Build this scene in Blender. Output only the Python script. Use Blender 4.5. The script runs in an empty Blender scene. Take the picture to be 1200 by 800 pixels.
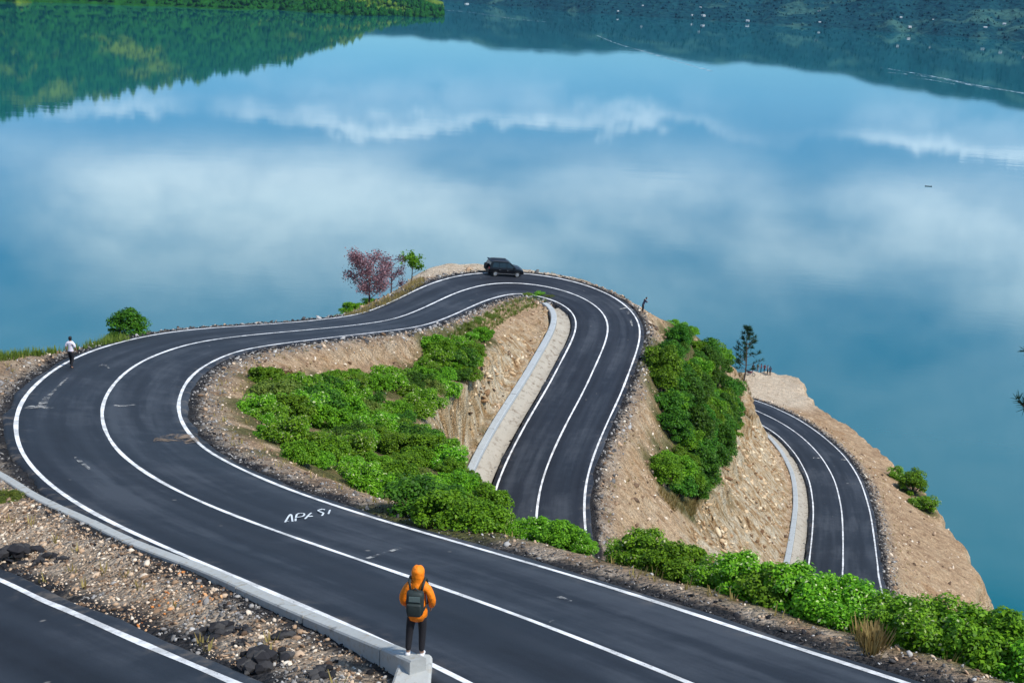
import bpy, bmesh, math, random
import numpy as np
from mathutils import Vector, Matrix, Quaternion
R = math.radians
rng = np.random.default_rng(7)
random.seed(7)
scene = bpy.context.scene
C = scene.collection

# ------------------------------------------------------------------ camera
H = 120.0                      # camera above the lake
FPX = 1500.0                   # focal length in pixels of the 1200 px wide photograph
TH = math.atan(430.0 / FPX)    # pitch below the horizon
RO = R(2.5)                    # roll
_c, _s = math.cos(RO), math.sin(RO)
R0 = np.array([1.0, 0, 0]); F0 = np.array([0, math.cos(TH), -math.sin(TH)]); U0 = np.array([0, math.sin(TH), math.cos(TH)])
RIGHT = _c * R0 + _s * U0; UP = -_s * R0 + _c * U0
cam_d = bpy.data.cameras.new('camera'); cam = bpy.data.objects.new('camera', cam_d); C.objects.link(cam)
cam_d.sensor_fit = 'HORIZONTAL'; cam_d.sensor_width = 36.0; cam_d.lens = 36.0 * FPX / 1200.0
cam_d.clip_start = 0.5; cam_d.clip_end = 40000
M = Matrix.Identity(4)
for i in range(3):
    M[i][0] = RIGHT[i]; M[i][1] = UP[i]; M[i][2] = -F0[i]
M[2][3] = H
cam.matrix_world = M
scene.camera = cam

# ------------------------------------------------------------------ light and sky
SUN_AZ, SUN_EL = R(122), R(52)     # azimuth clockwise from +Y (the view direction), elevation
sun_d = bpy.data.lights.new('sun', 'SUN'); sun = bpy.data.objects.new('sun', sun_d); C.objects.link(sun)
sun_d.energy = 4.3; sun_d.angle = R(5); sun_d.color = (1.0, 0.95, 0.87)
sv = Vector((math.sin(SUN_AZ) * math.cos(SUN_EL), math.cos(SUN_AZ) * math.cos(SUN_EL), math.sin(SUN_EL)))
sun.rotation_euler = sv.to_track_quat('Z', 'Y').to_euler()
sun.location = (0, 0, 300)

world = bpy.data.worlds.new('World'); scene.world = world; world.use_nodes = True
def nt_clear(nt):
    for n in list(nt.nodes): nt.nodes.remove(n)
class NT:
    """tiny node-graph helper"""
    def __init__(s, nt): s.nt = nt
    def n(s, t, **kw):
        nd = s.nt.nodes.new(t)
        for k, v in kw.items():
            if k == 'ins':
                for a, b in v.items():
                    if isinstance(b, bpy.types.NodeSocket): s.nt.links.new(b, nd.inputs[a])
                    else: nd.inputs[a].default_value = b
            else: setattr(nd, k, v)
        return nd
    def math(s, op, a, b=0.0, c=None, clamp=False):
        nd = s.nt.nodes.new('ShaderNodeMath'); nd.operation = op; nd.use_clamp = clamp
        for i, v in enumerate((a, b, c)):
            if v is None: continue
            if isinstance(v, bpy.types.NodeSocket): s.nt.links.new(v, nd.inputs[i])
            else: nd.inputs[i].default_value = v
        return nd.outputs[0]
    def mix(s, f, a, b, mode='MIX'):
        nd = s.nt.nodes.new('ShaderNodeMix'); nd.data_type = 'RGBA'; nd.blend_type = mode; nd.clamp_factor = True
        for i, v in ((0, f), (6, a), (7, b)):
            if isinstance(v, bpy.types.NodeSocket): s.nt.links.new(v, nd.inputs[i])
            elif i == 0: nd.inputs[0].default_value = v
            else: nd.inputs[i].default_value = (*v, 1)
        return nd.outputs[2]
    def noise(s, scale, detail=3, rough=.55, vec=None, dist=0.0):
        nd = s.nt.nodes.new('ShaderNodeTexNoise'); nd.inputs['Scale'].default_value = scale
        nd.inputs['Detail'].default_value = detail; nd.inputs['Roughness'].default_value = rough; nd.inputs['Distortion'].default_value = dist
        if vec is not None: s.nt.links.new(vec, nd.inputs['Vector'])
        return nd.outputs['Fac']
    def voro(s, scale, vec=None, feature='F1', out='Distance'):
        nd = s.nt.nodes.new('ShaderNodeTexVoronoi'); nd.feature = feature; nd.inputs['Scale'].default_value = scale
        if vec is not None: s.nt.links.new(vec, nd.inputs['Vector'])
        return nd.outputs[out]
    def ramp(s, f, stops, interp='LINEAR'):
        nd = s.nt.nodes.new('ShaderNodeValToRGB'); nd.color_ramp.interpolation = interp
        e = nd.color_ramp.elements
        while len(e) < len(stops): e.new(.5)
        for el, (p, c) in zip(e, stops):
            el.position = p; el.color = (c, c, c, 1) if isinstance(c, (int, float)) else (*c, 1)
        s.nt.links.new(f, nd.inputs[0])
        return nd.outputs[0]
    def sstep(s, v, a, b, lo=0.0, hi=1.0):
        nd = s.nt.nodes.new('ShaderNodeMapRange'); nd.interpolation_type = 'SMOOTHSTEP'
        s.nt.links.new(v, nd.inputs[0])
        for i, x in ((1, a), (2, b), (3, lo), (4, hi)): nd.inputs[i].default_value = x
        return nd.outputs[0]

def build_world():
    nt = world.node_tree; nt_clear(nt); g = NT(nt)
    sky = g.n('ShaderNodeTexSky', sky_type='NISHITA', sun_disc=False, sun_elevation=SUN_EL, sun_rotation=SUN_AZ,
              altitude=900.0, air_density=1.0, dust_density=0.3, ozone_density=3.0)
    tc = g.n('ShaderNodeTexCoord'); d = tc.outputs['Generated']
    sep = g.n('ShaderNodeSeparateXYZ', ins={0: d}); z = sep.outputs[2]
    el = g.math('MULTIPLY', g.math('ARCSINE', z), 57.2958)             # elevation in degrees
    # cloud: a low cumulus bank over the far hills, a gap of blue, then broken milky sheets overhead
    mp = g.n('ShaderNodeMapping', ins={0: d, 'Location': (0.15, 0.4, 0.0), 'Scale': (1, 1, 2.4)})
    big = g.noise(2.6, 6, .5, mp.outputs[0], .3)
    mp2 = g.n('ShaderNodeMapping', ins={0: d, 'Location': (1.7, 5.2, 0.3), 'Scale': (1, 1, 2.2)})
    fine = g.noise(13.0, 8, .66, mp2.outputs[0], .25)
    top = g.math('ADD', 3.9, g.math('MULTIPLY', fine, 5.4))
    low = g.math('MULTIPLY', g.sstep(g.math('SUBTRACT', top, el), -.2, .4), g.sstep(el, 3.2, 5.6))
    edge = g.sstep(g.math('SUBTRACT', top, el), 1.3, .1)                 # brighter towards the tops
    mp3 = g.n('ShaderNodeMapping', ins={0: d, 'Location': (2.3, .7, 0.0), 'Scale': (1, 1, .6)})
    gaps = g.sstep(g.noise(5.5, 4, .5, mp3.outputs[0], .2), .42, .64)
    low = g.math('MULTIPLY', low, g.math('ADD', .12, g.math('MULTIPLY', gaps, .88)))
    low = g.math('MULTIPLY', low, g.math('ADD', g.math('MULTIPLY', edge, .72), g.sstep(fine, .38, .66, .02, .30)))
    hi = g.math('MULTIPLY', g.sstep(big, .37, .62), g.sstep(el, 5.6, 9.5))
    hi = g.math('MULTIPLY', hi, g.sstep(el, 10.0, 16.0, 1.0, .32))
    hi = g.math('MULTIPLY', hi, g.sstep(fine, .25, .65, .6, 1.0))
    cov = g.math('MAXIMUM', low, hi, clamp=True)
    tint = g.mix(1.0, sky.outputs[0], (.38, .67, .88), 'MULTIPLY')
    base = g.n('ShaderNodeBackground', ins={'Color': tint, 'Strength': 0.14})
    cl = g.n('ShaderNodeBackground', ins={'Color': (0.76, 0.90, 1.0, 1), 'Strength': 1.55})
    mx = g.n('ShaderNodeMixShader', ins={0: cov, 1: base.outputs[0], 2: cl.outputs[0]})
    out = g.n('ShaderNodeOutputWorld', ins={0: mx.outputs[0]})
build_world()
vs = scene.view_settings
vs.view_transform = 'Standard'; vs.look = 'None'; vs.gamma = 1.0; vs.use_curve_mapping = False
vs.exposure = 0.18
scene.render.engine = 'CYCLES'
scene.cycles.use_denoising = True
scene.cycles.max_bounces = 6; scene.cycles.diffuse_bounces = 3; scene.cycles.glossy_bounces = 3
scene.cycles.transmission_bounces = 3; scene.cycles.transparent_max_bounces = 8; scene.cycles.volume_bounces = 0
scene.cycles.caustics_reflective = False; scene.cycles.caustics_refractive = False

# ------------------------------------------------------------------ helpers
def ray(px, py):
    d = F0 + RIGHT * ((px - 600) / FPX) + UP * ((400 - py) / FPX)
    return d / np.linalg.norm(d)
def bp(px, py, drop):
    """the point 'drop' metres below the camera on the sight line of a photo pixel"""
    d = ray(px, py); t = drop / -d[2]
    return np.array([d[0] * t, d[1] * t, H - drop])
def tag(o, label=None, cat=None, group=None, kind=None):
    if label: o['label'] = label
    if cat: o['category'] = cat
    if group: o['group'] = group
    if kind: o['kind'] = kind
    return o
def link(o, parent=None):
    C.objects.link(o)
    if parent is not None: o.parent = parent
    return o
def empty(name, loc=(0, 0, 0), rz=0.0, scale=1.0):
    o = bpy.data.objects.new(name, None); C.objects.link(o)
    o.location = loc; o.rotation_euler = (0, 0, rz); o.scale = (scale,) * 3; o.empty_display_size = .2
    return o
def mesh_np(name, V, Fc, mat, smooth=False):
    """V (n,3), Fc (m,k) with one k for all faces"""
    me = bpy.data.meshes.new(name)
    V = np.ascontiguousarray(V, dtype=np.float32); Fc = np.ascontiguousarray(Fc, dtype=np.int32)
    m, k = Fc.shape
    me.vertices.add(len(V)); me.vertices.foreach_set('co', V.ravel())
    me.loops.add(m * k); me.loops.foreach_set('vertex_index', Fc.ravel())
    me.polygons.add(m); me.polygons.foreach_set('loop_start', np.arange(0, m * k, k, dtype=np.int32))
    try: me.polygons.foreach_set('loop_total', np.full(m, k, dtype=np.int32))
    except Exception: pass
    if smooth: me.polygons.foreach_set('use_smooth', np.ones(m, dtype=bool))
    me.update(calc_edges=True)
    if mat: me.materials.append(mat)
    return me
def obj(name, me, parent=None):
    return link(bpy.data.objects.new(name, me), parent)
def bm_obj(name, bm, mat, parent=None, smooth=False):
    me = bpy.data.meshes.new(name); bmesh.ops.recalc_face_normals(bm, faces=bm.faces[:]); bm.to_mesh(me); bm.free()
    if mat: me.materials.append(mat)
    if smooth:
        for p in me.polygons: p.use_smooth = True
    return obj(name, me, parent)
def bm_mesh(name, bm, mat, smooth=False):
    me = bpy.data.meshes.new(name); bmesh.ops.recalc_face_normals(bm, faces=bm.faces[:]); bm.to_mesh(me); bm.free()
    if mat: me.materials.append(mat)
    if smooth:
        for p in me.polygons: p.use_smooth = True
    return me
def copy_tree(o, parent=None):
    c = o.copy(); C.objects.link(c); c.parent = parent
    for ch in list(o.children): copy_tree(ch, c)
    return c
def bm_box(bm, c, s, rot=None, bevel=0.0):
    r = bmesh.ops.create_cube(bm, size=1.0); vs_ = r['verts']
    for v in vs_: v.co = Vector((v.co.x * s[0], v.co.y * s[1], v.co.z * s[2]))
    if bevel > 0:
        es = list({e for v in vs_ for e in v.link_edges})
        rr = bmesh.ops.bevel(bm, geom=es, offset=bevel, segments=2, affect='EDGES', profile=.6)
        vs_ = list({v for f in rr['faces'] for v in f.verts} | {v for v in vs_ if v.is_valid})
    m = Matrix.Translation(c) @ (rot.to_4x4() if rot is not None else Matrix.Identity(4))
    bmesh.ops.transform(bm, matrix=m, verts=vs_)
    return vs_
def bm_tube(bm, pts, rad, n=8, cap=True):
    pts = [Vector(p) for p in pts]
    if not hasattr(rad, '__len__'): rad = [rad] * len(pts)
    rings = []; ref = None
    for i, p in enumerate(pts):
        t = (pts[min(i + 1, len(pts) - 1)] - pts[max(i - 1, 0)]).normalized()
        if ref is None: ref = t.orthogonal().normalized()
        ref = (ref - t * ref.dot(t)).normalized(); b = t.cross(ref)
        rings.append([bm.verts.new(p + (ref * math.cos(a) + b * math.sin(a)) * rad[i]) for a in [2 * math.pi * k / n for k in range(n)]])
    for a, b in zip(rings[:-1], rings[1:]):
        for k in range(n): bm.faces.new((a[k], a[(k + 1) % n], b[(k + 1) % n], b[k]))
    if cap:
        bm.faces.new(rings[0][::-1]); bm.faces.new(rings[-1])
def lattice(seed, n=256):
    return np.random.default_rng(seed).random((n, n)).astype(np.float32)
def vnoise(x, y, scale, seed):
    L = lattice(seed); n = L.shape[0]
    u = x / scale; v = y / scale
    i = np.floor(u).astype(int); j = np.floor(v).astype(int); fu = u - i; fv = v - j
    fu = fu * fu * (3 - 2 * fu); fv = fv * fv * (3 - 2 * fv)
    a = L[i % n, j % n]; b = L[(i + 1) % n, j % n]; c = L[i % n, (j + 1) % n]; d = L[(i + 1) % n, (j + 1) % n]
    return (a * (1 - fu) + b * fu) * (1 - fv) + (c * (1 - fu) + d * fu) * fv - .5
def fbm(x, y, scale, seed, oct=4, gain=.5):
    s = 0; a = 1.0
    for k in range(oct):
        s = s + a * vnoise(x, y, scale, seed + k); scale *= .5; a *= gain
    return s
def smooth01(x, a, b):
    t = np.clip((x - a) / (b - a), 0, 1); return t * t * (3 - 2 * t)

# ------------------------------------------------------------------ materials
def mat_new(name):
    m = bpy.data.materials.new(name); m.use_nodes = True; nt_clear(m.node_tree)
    return m, NT(m.node_tree)
def finish(g, color, rough=.8, bump=None, bump_d=.02, bump_s=1.0, spec=.3, metal=0.0, **kw):
    p = g.n('ShaderNodeBsdfPrincipled')
    for k, v in (('Base Color', color), ('Roughness', rough), ('Specular IOR Level', spec), ('Metallic', metal), *kw.items()):
        if isinstance(v, bpy.types.NodeSocket): g.nt.links.new(v, p.inputs[k])
        elif k == 'Base Color': p.inputs[k].default_value = (*v, 1)
        else: p.inputs[k].default_value = v
    if bump is not None:
        b = g.n('ShaderNodeBump', ins={'Height': bump, 'Distance': bump_d, 'Strength': bump_s})
        g.nt.links.new(b.outputs[0], p.inputs['Normal'])
    g.n('ShaderNodeOutputMaterial', ins={0: p.outputs[0]})
def simple(name, col, rough=.7, var=.15, scale=8.0, spec=.3, metal=0.0, bump=.01):
    m, g = mat_new(name)
    tc = g.n('ShaderNodeTexCoord').outputs['Object']
    nz = g.noise(scale, 4, .6, tc)
    f = g.math('ADD', g.math('MULTIPLY', nz, 2 * var), 1 - var)
    cm = g.n('ShaderNodeVectorMath', operation='SCALE', ins={0: col, 3: f}).outputs[0]
    finish(g, cm, rough, nz, bump, .5, spec, metal)
    return m
# ------------------------------------------------------------------ the road's course (x, y, z below the camera, cross fall)
PATH=[(17.00,0.60,-7.20,0.050),(10.40,9.30,-9.10,0.100),(3.17,18.95,-11.19,0.143),(1.75,21.02,-11.72,0.144),(0.28,23.05,-12.25,0.147),(-1.26,25.04,-12.77,0.149),(-2.83,27.00,-13.29,0.152),(-4.42,28.95,-13.80,0.152),(-5.99,30.90,-14.31,0.149),(-7.53,32.89,-14.82,0.143),(-9.02,34.91,-15.32,0.137),(-10.43,36.99,-15.81,0.132),(-11.77,39.11,-16.29,0.130),(-13.02,41.29,-16.76,0.133),(-14.17,43.52,-17.24,0.139),(-15.20,45.81,-17.71,0.146),(-16.15,48.13,-18.18,0.150),(-17.02,50.49,-18.65,0.152),(-17.82,52.87,-19.12,0.150),(-18.53,55.28,-19.58,0.146),(-19.17,57.70,-20.04,0.140),(-19.72,60.15,-20.48,0.133),(-20.20,62.62,-20.91,0.125),(-20.60,65.10,-21.34,0.116),(-20.89,67.59,-21.77,0.106),(-21.07,70.09,-22.19,0.095),(-21.11,72.60,-22.62,0.084),(-21.04,75.11,-23.06,0.072),(-20.86,77.61,-23.50,0.061),(-20.52,80.09,-23.96,0.050),(-20.00,82.54,-24.43,0.040),(-19.31,84.95,-24.91,0.030),(-18.50,87.33,-25.39,0.020),(-17.62,89.68,-25.88,0.012),(-16.73,92.03,-26.37,0.005),(-15.83,94.38,-26.86,-0.000),(-14.93,96.72,-27.34,-0.003),(-14.01,99.06,-27.82,-0.003),(-13.11,101.41,-28.28,-0.000),(-12.23,103.76,-28.73,0.006),(-11.40,106.13,-29.17,0.014),(-10.69,108.54,-29.58,0.024),(-10.13,110.98,-29.98,0.035),(-9.65,113.44,-30.36,0.047),(-9.21,115.91,-30.72,0.058),(-8.76,118.39,-31.06,0.071),(-8.31,120.86,-31.38,0.084),(-7.84,123.33,-31.68,0.097),(-7.35,125.79,-31.96,0.111),(-6.80,128.24,-32.22,0.125),(-6.17,130.67,-32.46,0.138),(-5.42,133.06,-32.69,0.149),(-4.50,135.39,-32.90,0.156),(-3.35,137.58,-33.09,0.157),(-1.84,139.47,-33.28,0.152),(0.09,140.72,-33.46,0.141),(2.32,141.08,-33.64,0.123),(4.54,140.49,-33.81,0.101),(6.45,139.12,-33.98,0.075),(7.94,137.21,-34.14,0.049),(8.98,134.99,-34.30,0.026),(9.61,132.61,-34.44,0.008),(9.88,130.14,-34.58,-0.005),(9.85,127.65,-34.71,-0.012),(9.61,125.16,-34.83,-0.016),(9.25,122.68,-34.95,-0.017),(8.81,120.20,-35.05,-0.017),(8.35,117.73,-35.14,-0.015),(7.87,115.27,-35.23,-0.010),(7.40,112.80,-35.32,-0.004),(6.92,110.33,-35.39,0.004),(6.41,107.87,-35.47,0.014),(5.89,105.41,-35.53,0.026),(5.35,102.96,-35.60,0.040),(4.83,100.50,-35.67,0.055),(4.33,98.04,-35.73,0.072),(3.85,95.57,-35.79,0.089),(3.40,93.10,-35.86,0.107),(3.00,90.62,-35.92,0.124),(2.66,88.13,-35.99,0.141),(2.41,85.64,-36.05,0.155),(2.26,83.13,-36.12,0.168),(2.18,80.62,-36.19,0.180),(2.50,74.00,-37.30,0.000),(5.00,66.50,-39.20,-0.030),(10.00,61.50,-41.80,-0.060),(17.00,61.00,-44.50,-0.060),(22.50,65.00,-46.80,-0.060),(25.00,72.50,-48.50,-0.080),(32.58,111.80,-54.10,-0.155),(33.62,115.70,-54.96,-0.148),(34.65,119.61,-55.81,-0.135),(35.67,123.52,-56.63,-0.120),(36.69,127.44,-57.42,-0.103),(37.68,131.35,-58.17,-0.087),(38.66,135.27,-58.88,-0.072),(39.61,139.20,-59.54,-0.062),(40.51,143.14,-60.17,-0.056),(41.33,147.10,-60.76,-0.055),(42.10,151.07,-61.32,-0.056),(42.80,155.05,-61.84,-0.059),(43.38,159.04,-62.34,-0.067),(43.81,163.06,-62.82,-0.074),(44.13,167.09,-63.28,-0.072),(44.31,171.12,-63.72,-0.060),(44.28,175.16,-64.15,-0.045),(44.10,179.20,-64.56,-0.030),(43.72,183.21,-64.97,-0.029),(43.05,187.19,-65.36,-0.045),(42.11,191.11,-65.74,-0.066),(40.84,194.93,-66.12,-0.079),(39.37,198.70,-66.51,-0.082),(35.00,205.50,-67.20,-0.060),(28.00,211.00,-68.00,-0.040),(15.00,215.00,-69.00,0.000)]
PATH = [PATH[0], PATH[1], (6.8, 14.15, -10.13, .12)] + PATH[2:83] + [(2.25, 78.1, -36.45, .15)] + PATH[83:]
PATH = PATH[:91] + [(27.0, 84.0, -50.3, -.10), (29.6, 97.5, -52.1, -.14)] + PATH[91:]
def densify(P, step=.5):
    P = np.array(P, float); out = []
    E = np.vstack([2 * P[0] - P[1], P, 2 * P[-1] - P[-2]])
    for i in range(1, len(E) - 2):
        p0, p1, p2, p3 = E[i - 1:i + 3]
        n = max(1, int(round(np.hypot(*(p2 - p1)[:2]) / step)))
        for t in np.arange(n) / n:
            out.append(.5 * ((2 * p1) + (-p0 + p2) * t + (2 * p0 - 5 * p1 + 4 * p2 - p3) * t * t + (-p0 + 3 * p1 - 3 * p2 + p3) * t ** 3))
    out.append(P[-1]); return np.array(out)
def frame(P):
    T = np.gradient(P[:, :2], axis=0); T /= np.hypot(T[:, 0], T[:, 1])[:, None]
    return T, np.stack([-T[:, 1], T[:, 0]], 1)
def lateral(P, off, dz=0.0, sl=slice(None)):
    """points at a sideways offset (left positive) following the cross fall"""
    T, N = frame(P); off = np.broadcast_to(off, len(P))
    q = np.c_[P[:, :2] + N * off[:, None], P[:, 2] + P[:, 3] * np.clip(off, -4.2, 4.2) + dz]
    return q[sl]
RD = densify(PATH)
for _ in range(14): RD[1:-1] = .5 * RD[1:-1] + .25 * (RD[:-2] + RD[2:])     # ease the joints between traced points
RD[:, 2] += H
# the higher road at the lower left: its far edge line follows photo pixels, its height runs parallel to the road below
_e0 = [bp(*p) for p in ((-260, 575, 16.6), (-120, 627, 15.4), (0, 679, 14.2), (70, 711, 13.4), (140, 742, 12.7), (210, 772, 12.0), (273, 799, 11.35), (345, 832, 10.6), (430, 880, 9.8), (530, 960, 8.9))]
_e0 = np.array(_e0); _T, _N = frame(np.c_[_e0, np.zeros(len(_e0))])
RD0 = densify(np.c_[_e0[:, :2] + _N * 3.3, _e0[:, 2], np.zeros(len(_e0))])   # travelling right: surface lies ... side fixed below
if RD0[5, 1] > _e0[0, 1]: RD0 = densify(np.c_[_e0[:, :2] - _N * 3.3, _e0[:, 2], np.zeros(len(_e0))])

# stations (index into RD) found by position
def st(x, y):
    return int(np.argmin((RD[:, 0] - x) ** 2 + (RD[:, 1] - y) ** 2))
S_NEAR0, S_TURN, S_FAR0, S_TIP = st(3.2, 19), st(-16, 48), st(-17.6, 89.7), st(2.3, 141)
S_D2A, S_D2B = st(7.9, 137.2), st(2.4, 85)
S_D3A, S_D3B = st(30, 99), st(40.8, 195)

# ------------------------------------------------------------------ terrain height field
GX0, GX1, GY0, GY1, GS = -80.0, 105.0, -45.0, 262.0, .5
NX, NY = int((GX1 - GX0) / GS) + 1, int((GY1 - GY0) / GS) + 1
gx = GX0 + GS * np.arange(NX); gy = GY0 + GS * np.arange(NY)
XX, YY = np.meshgrid(gx, gy, indexing='ij')
dist = np.full((NX, NY), 99.0); lat = np.zeros((NX, NY)); zr = np.zeros((NX, NY)); bk = np.zeros((NX, NY)); sid = np.full((NX, NY), -1)
def stamp(P, base):
    T, N = frame(P)
    for k in range(len(P)):
        x, y = P[k, :2]
        i0, i1 = max(0, int((x - 13 - GX0) / GS)), min(NX, int((x + 13 - GX0) / GS) + 2)
        j0, j1 = max(0, int((y - 13 - GY0) / GS)), min(NY, int((y + 13 - GY0) / GS) + 2)
        if i0 >= i1 or j0 >= j1: continue
        dx = XX[i0:i1, j0:j1] - x; dy = YY[i0:i1, j0:j1] - y; d = np.hypot(dx, dy)
        m = d < dist[i0:i1, j0:j1]
        if not m.any(): continue
        along = dx * T[k, 0] + dy * T[k, 1]
        gr = (P[min(k + 1, len(P) - 1), 2] - P[max(k - 1, 0), 2]) / (np.hypot(*(P[min(k + 1, len(P) - 1), :2] - P[max(k - 1, 0), :2])) + 1e-6)
        dist[i0:i1, j0:j1][m] = d[m]; lat[i0:i1, j0:j1][m] = (dx * N[k, 0] + dy * N[k, 1])[m]
        zr[i0:i1, j0:j1][m] = (P[k, 2] + gr * np.clip(along, -.6, .6))[m]; bk[i0:i1, j0:j1][m] = P[k, 3]; sid[i0:i1, j0:j1][m] = base + k
stamp(RD, 0); stamp(RD0, 100000)
SLAB = 3.72
fixed = np.zeros((NX, NY), bool); val = np.zeros((NX, NY))
def setc(mask, v):
    val[mask] = v[mask] if hasattr(v, 'shape') else v; fixed[mask] = True
near = np.abs(lat) <= dist + .01
inside = dist <= 4.6
setc(inside, zr + bk * np.clip(lat, -4, 4) - np.where(np.abs(lat) < SLAB - .25, .2, .07))
# drains cut beside the road
onroad = (sid >= 0) & (sid < 100000)
d2 = onroad & (sid >= S_D2A) & (sid <= S_D2B) & (lat < -SLAB) & (dist < 6.9)
setc(d2 & (dist < 5.9), zr + bk * -3.7 - .5); setc(d2 & (dist >= 5.9), zr + bk * -3.7 + .42)
d3 = onroad & (sid >= S_D3A) & (sid <= S_D3B) & (lat > SLAB) & (dist < 6.4)
setc(d3 & (dist < 5.4), zr + bk * 3.7 - .5); setc(d3 & (dist >= 5.4), zr + bk * 3.7 + .35)
roadfix = fixed.copy()
def control(pts, close=False):
    pts = np.array(pts, float)
    for a, b in zip(pts[:-1], pts[1:]):
        n = max(1, int(np.hypot(*(b - a)[:2]) / .2))
        for t in np.linspace(0, 1, n + 1):
            p = a + (b - a) * t; i = int(round((p[0] - GX0) / GS)); j = int(round((p[1] - GY0) / GS))
            if 0 <= i < NX and 0 <= j < NY and not roadfix[i, j]: val[i, j] = p[2]; fixed[i, j] = True
def px(l): return [bp(*p) for p in l]
def W(l): return [np.array([a, b, H - c]) for a, b, c in l]
# --- outer crest: beyond it the hillside falls away to the lake
crest = (W([(-60, -45, -4), (-52, 0, 2), (-42, 28, 9), (-34, 46, 14)])
  + px([(-60, 422, 18.5), (0, 411, 19.6), (40, 406, 20.6), (80, 401.5, 21.7), (120, 397, 22.7), (150, 391.5, 23.4), (200, 384.5, 24.4), (260, 380, 25.6), (330, 376, 27.1), (375, 372.5, 28.3),
        (405, 368, 29.8), (435, 352, 31.6), (465, 336, 32.6), (488, 320, 33.0), (505, 310.5, 32.9), (530, 307, 32.9), (562, 306.5, 33.0), (610, 312.5, 33.3), (650, 319, 33.6), (690, 328.5, 34.1), (722, 342, 34.5), (745, 354, 34.8)])
  + px([(762, 364, 35.6)]) + W([(16, 160, 44), (13, 185, 56), (8, 208, 67), (10, 221, 70), (22, 220, 69), (31, 216, 68)])
  + px([(885, 431, 67.2), (920, 432.5, 67.0), (940, 441, 67.0), (949, 458, 67.2), (957, 470, 67.6), (1000, 500, 67.6), (1050, 540, 67.2), (1090, 580, 66.2), (1120, 620, 65.2), (1145, 660, 64.2), (1151, 690, 63.2), (1142, 722, 61.4)])
  + px([(1118, 750, 60.4)]) + W([(37.0, 92, 60.0), (35.5, 74, 57.5), (35, 52, 50), (34, 32, 38), (32, 8, 22), (34, -45, 4)]))
control(crest)
# --- spur between the second and third leg
control(px([(757, 366, 35.2), (790, 379, 38.0), (820, 394, 43.0), (850, 417, 50.0), (868, 441, 56.0), (877, 466, 60.0)]))
control(px([(877, 470, 60.0), (884, 495, 59.2), (872, 522, 55.6), (860, 560, 51.0), (845, 600, 47.8), (828, 645, 45.5)]))
control(lateral(RD, 5.2, -.5, slice(S_D2A, S_D2B + 12, 3)))
# --- inside of the loop
control(px([(300, 445, 23.4), (345, 440, 25.0), (400, 432, 27.4), (470, 424, 29.8), (530, 410, 31.5), (575, 386, 32.7), (604, 364, 33.2)]))
control(px([(606, 362, 33.2), (592, 380, 32.9), (572, 405, 32.0), (552, 430, 31.0), (520, 462, 29.6), (503, 482, 28.4), (494, 500, 27.0), (515, 525, 25.4), (545, 553, 23.6), (580, 590, 21.4)]))
control(px([(300, 490, 21.6), (350, 500, 23.0), (430, 500, 25.6), (480, 497, 27.0)]))
control(lateral(RD, -5.3, -.15, slice(S_NEAR0 - 30, S_TIP, 2)))
control(lateral(RD, -8.2, -2.1, slice(S_NEAR0 - 30, S_TURN - 20, 2)))
# --- bank between the lower and the upper road, and the ground below the camera
kerb_px = [(-150, 496, 17.9), (-60, 531, 17.0), (0, 557, 16.25), (49, 586, 15.45), (105, 612, 14.75), (157, 637, 14.05), (245, 671, 13.2), (315, 702, 12.5), (399, 738, 11.85), (476, 770, 11.1), (500, 781, 10.9)]
KERB = densify([(*p, 0) for p in px(kerb_px)], .5)[:, :3]
_Tk, _Nk = frame(np.c_[KERB, np.zeros(len(KERB))])
if _Nk[len(_Nk) // 2, 1] > 0: _Nk = -_Nk            # towards the camera
control(np.c_[KERB[:, :2] - _Nk * .35, KERB[:, 2] - .05])
control(np.c_[KERB[:, :2] + _Nk * .45, KERB[:, 2] + .12])
control(np.c_[KERB[:, :2] + _Nk * 3.2, KERB[:, 2] + 1.15])
control(lateral(RD0, 0, 0)[::2] * 0 + np.c_[RD0[:, :2], RD0[:, 2] - .2][::2])
control(W([(-30, 8, 5), (-14, 6, 5.2), (-4, 3, 5.0), (6, -2, 4.5), (20, -14, 3)]))
control(px([(462, 772, 11.0), (500, 792, 10.75), (560, 830, 10.3), (640, 880, 9.7)]))
# --- everything outside the crest: envelope of 38 degree slopes
cr = np.array(crest); poly = cr[:, :2]
def in_poly(x, y, P):
    r = np.zeros(x.shape, bool); j = len(P) - 1
    for i in range(len(P)):
        xi, yi = P[i]; xj, yj = P[j]
        c = ((yi > y) != (yj > y)) & (x < (xj - xi) * (y - yi) / (yj - yi + 1e-12) + xi); r ^= c; j = i
    return r
inp = in_poly(XX, YY, poly)
cs = []
for a, b in zip(cr[:-1], cr[1:]):
    n = max(1, int(np.hypot(*(b - a)[:2]) / 1.5)); cs += [a + (b - a) * t for t in np.arange(n) / n]
cs = np.array(cs, dtype=np.float32)
oi = np.nonzero(~inp & ~roadfix)
ox = XX[oi].astype(np.float32); oy = YY[oi].astype(np.float32)
env = np.full(len(ox), -1e3, np.float32)
warp = (fbm(ox, oy, 14, 50, 3) * .35 + .92).astype(np.float32)
for p in cs:
    k_ = 1.0 + 2.4 * float(smooth01(np.array(p[0]), 36, 44) * (1 - smooth01(np.array(p[1]), 228, 250))) + .5 * float((p[1] < 96) & (p[0] > 30) & (p[1] > 25))     # the right end breaks off steeply
    np.maximum(env, p[2] - (k_ * warp + (2.0 * (ox > 48) if p[0] < 36 else 0)) * np.hypot(ox - p[0], oy - p[1]), out=env)
val[oi] = np.maximum(env, -8); fixed[oi] = True
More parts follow.
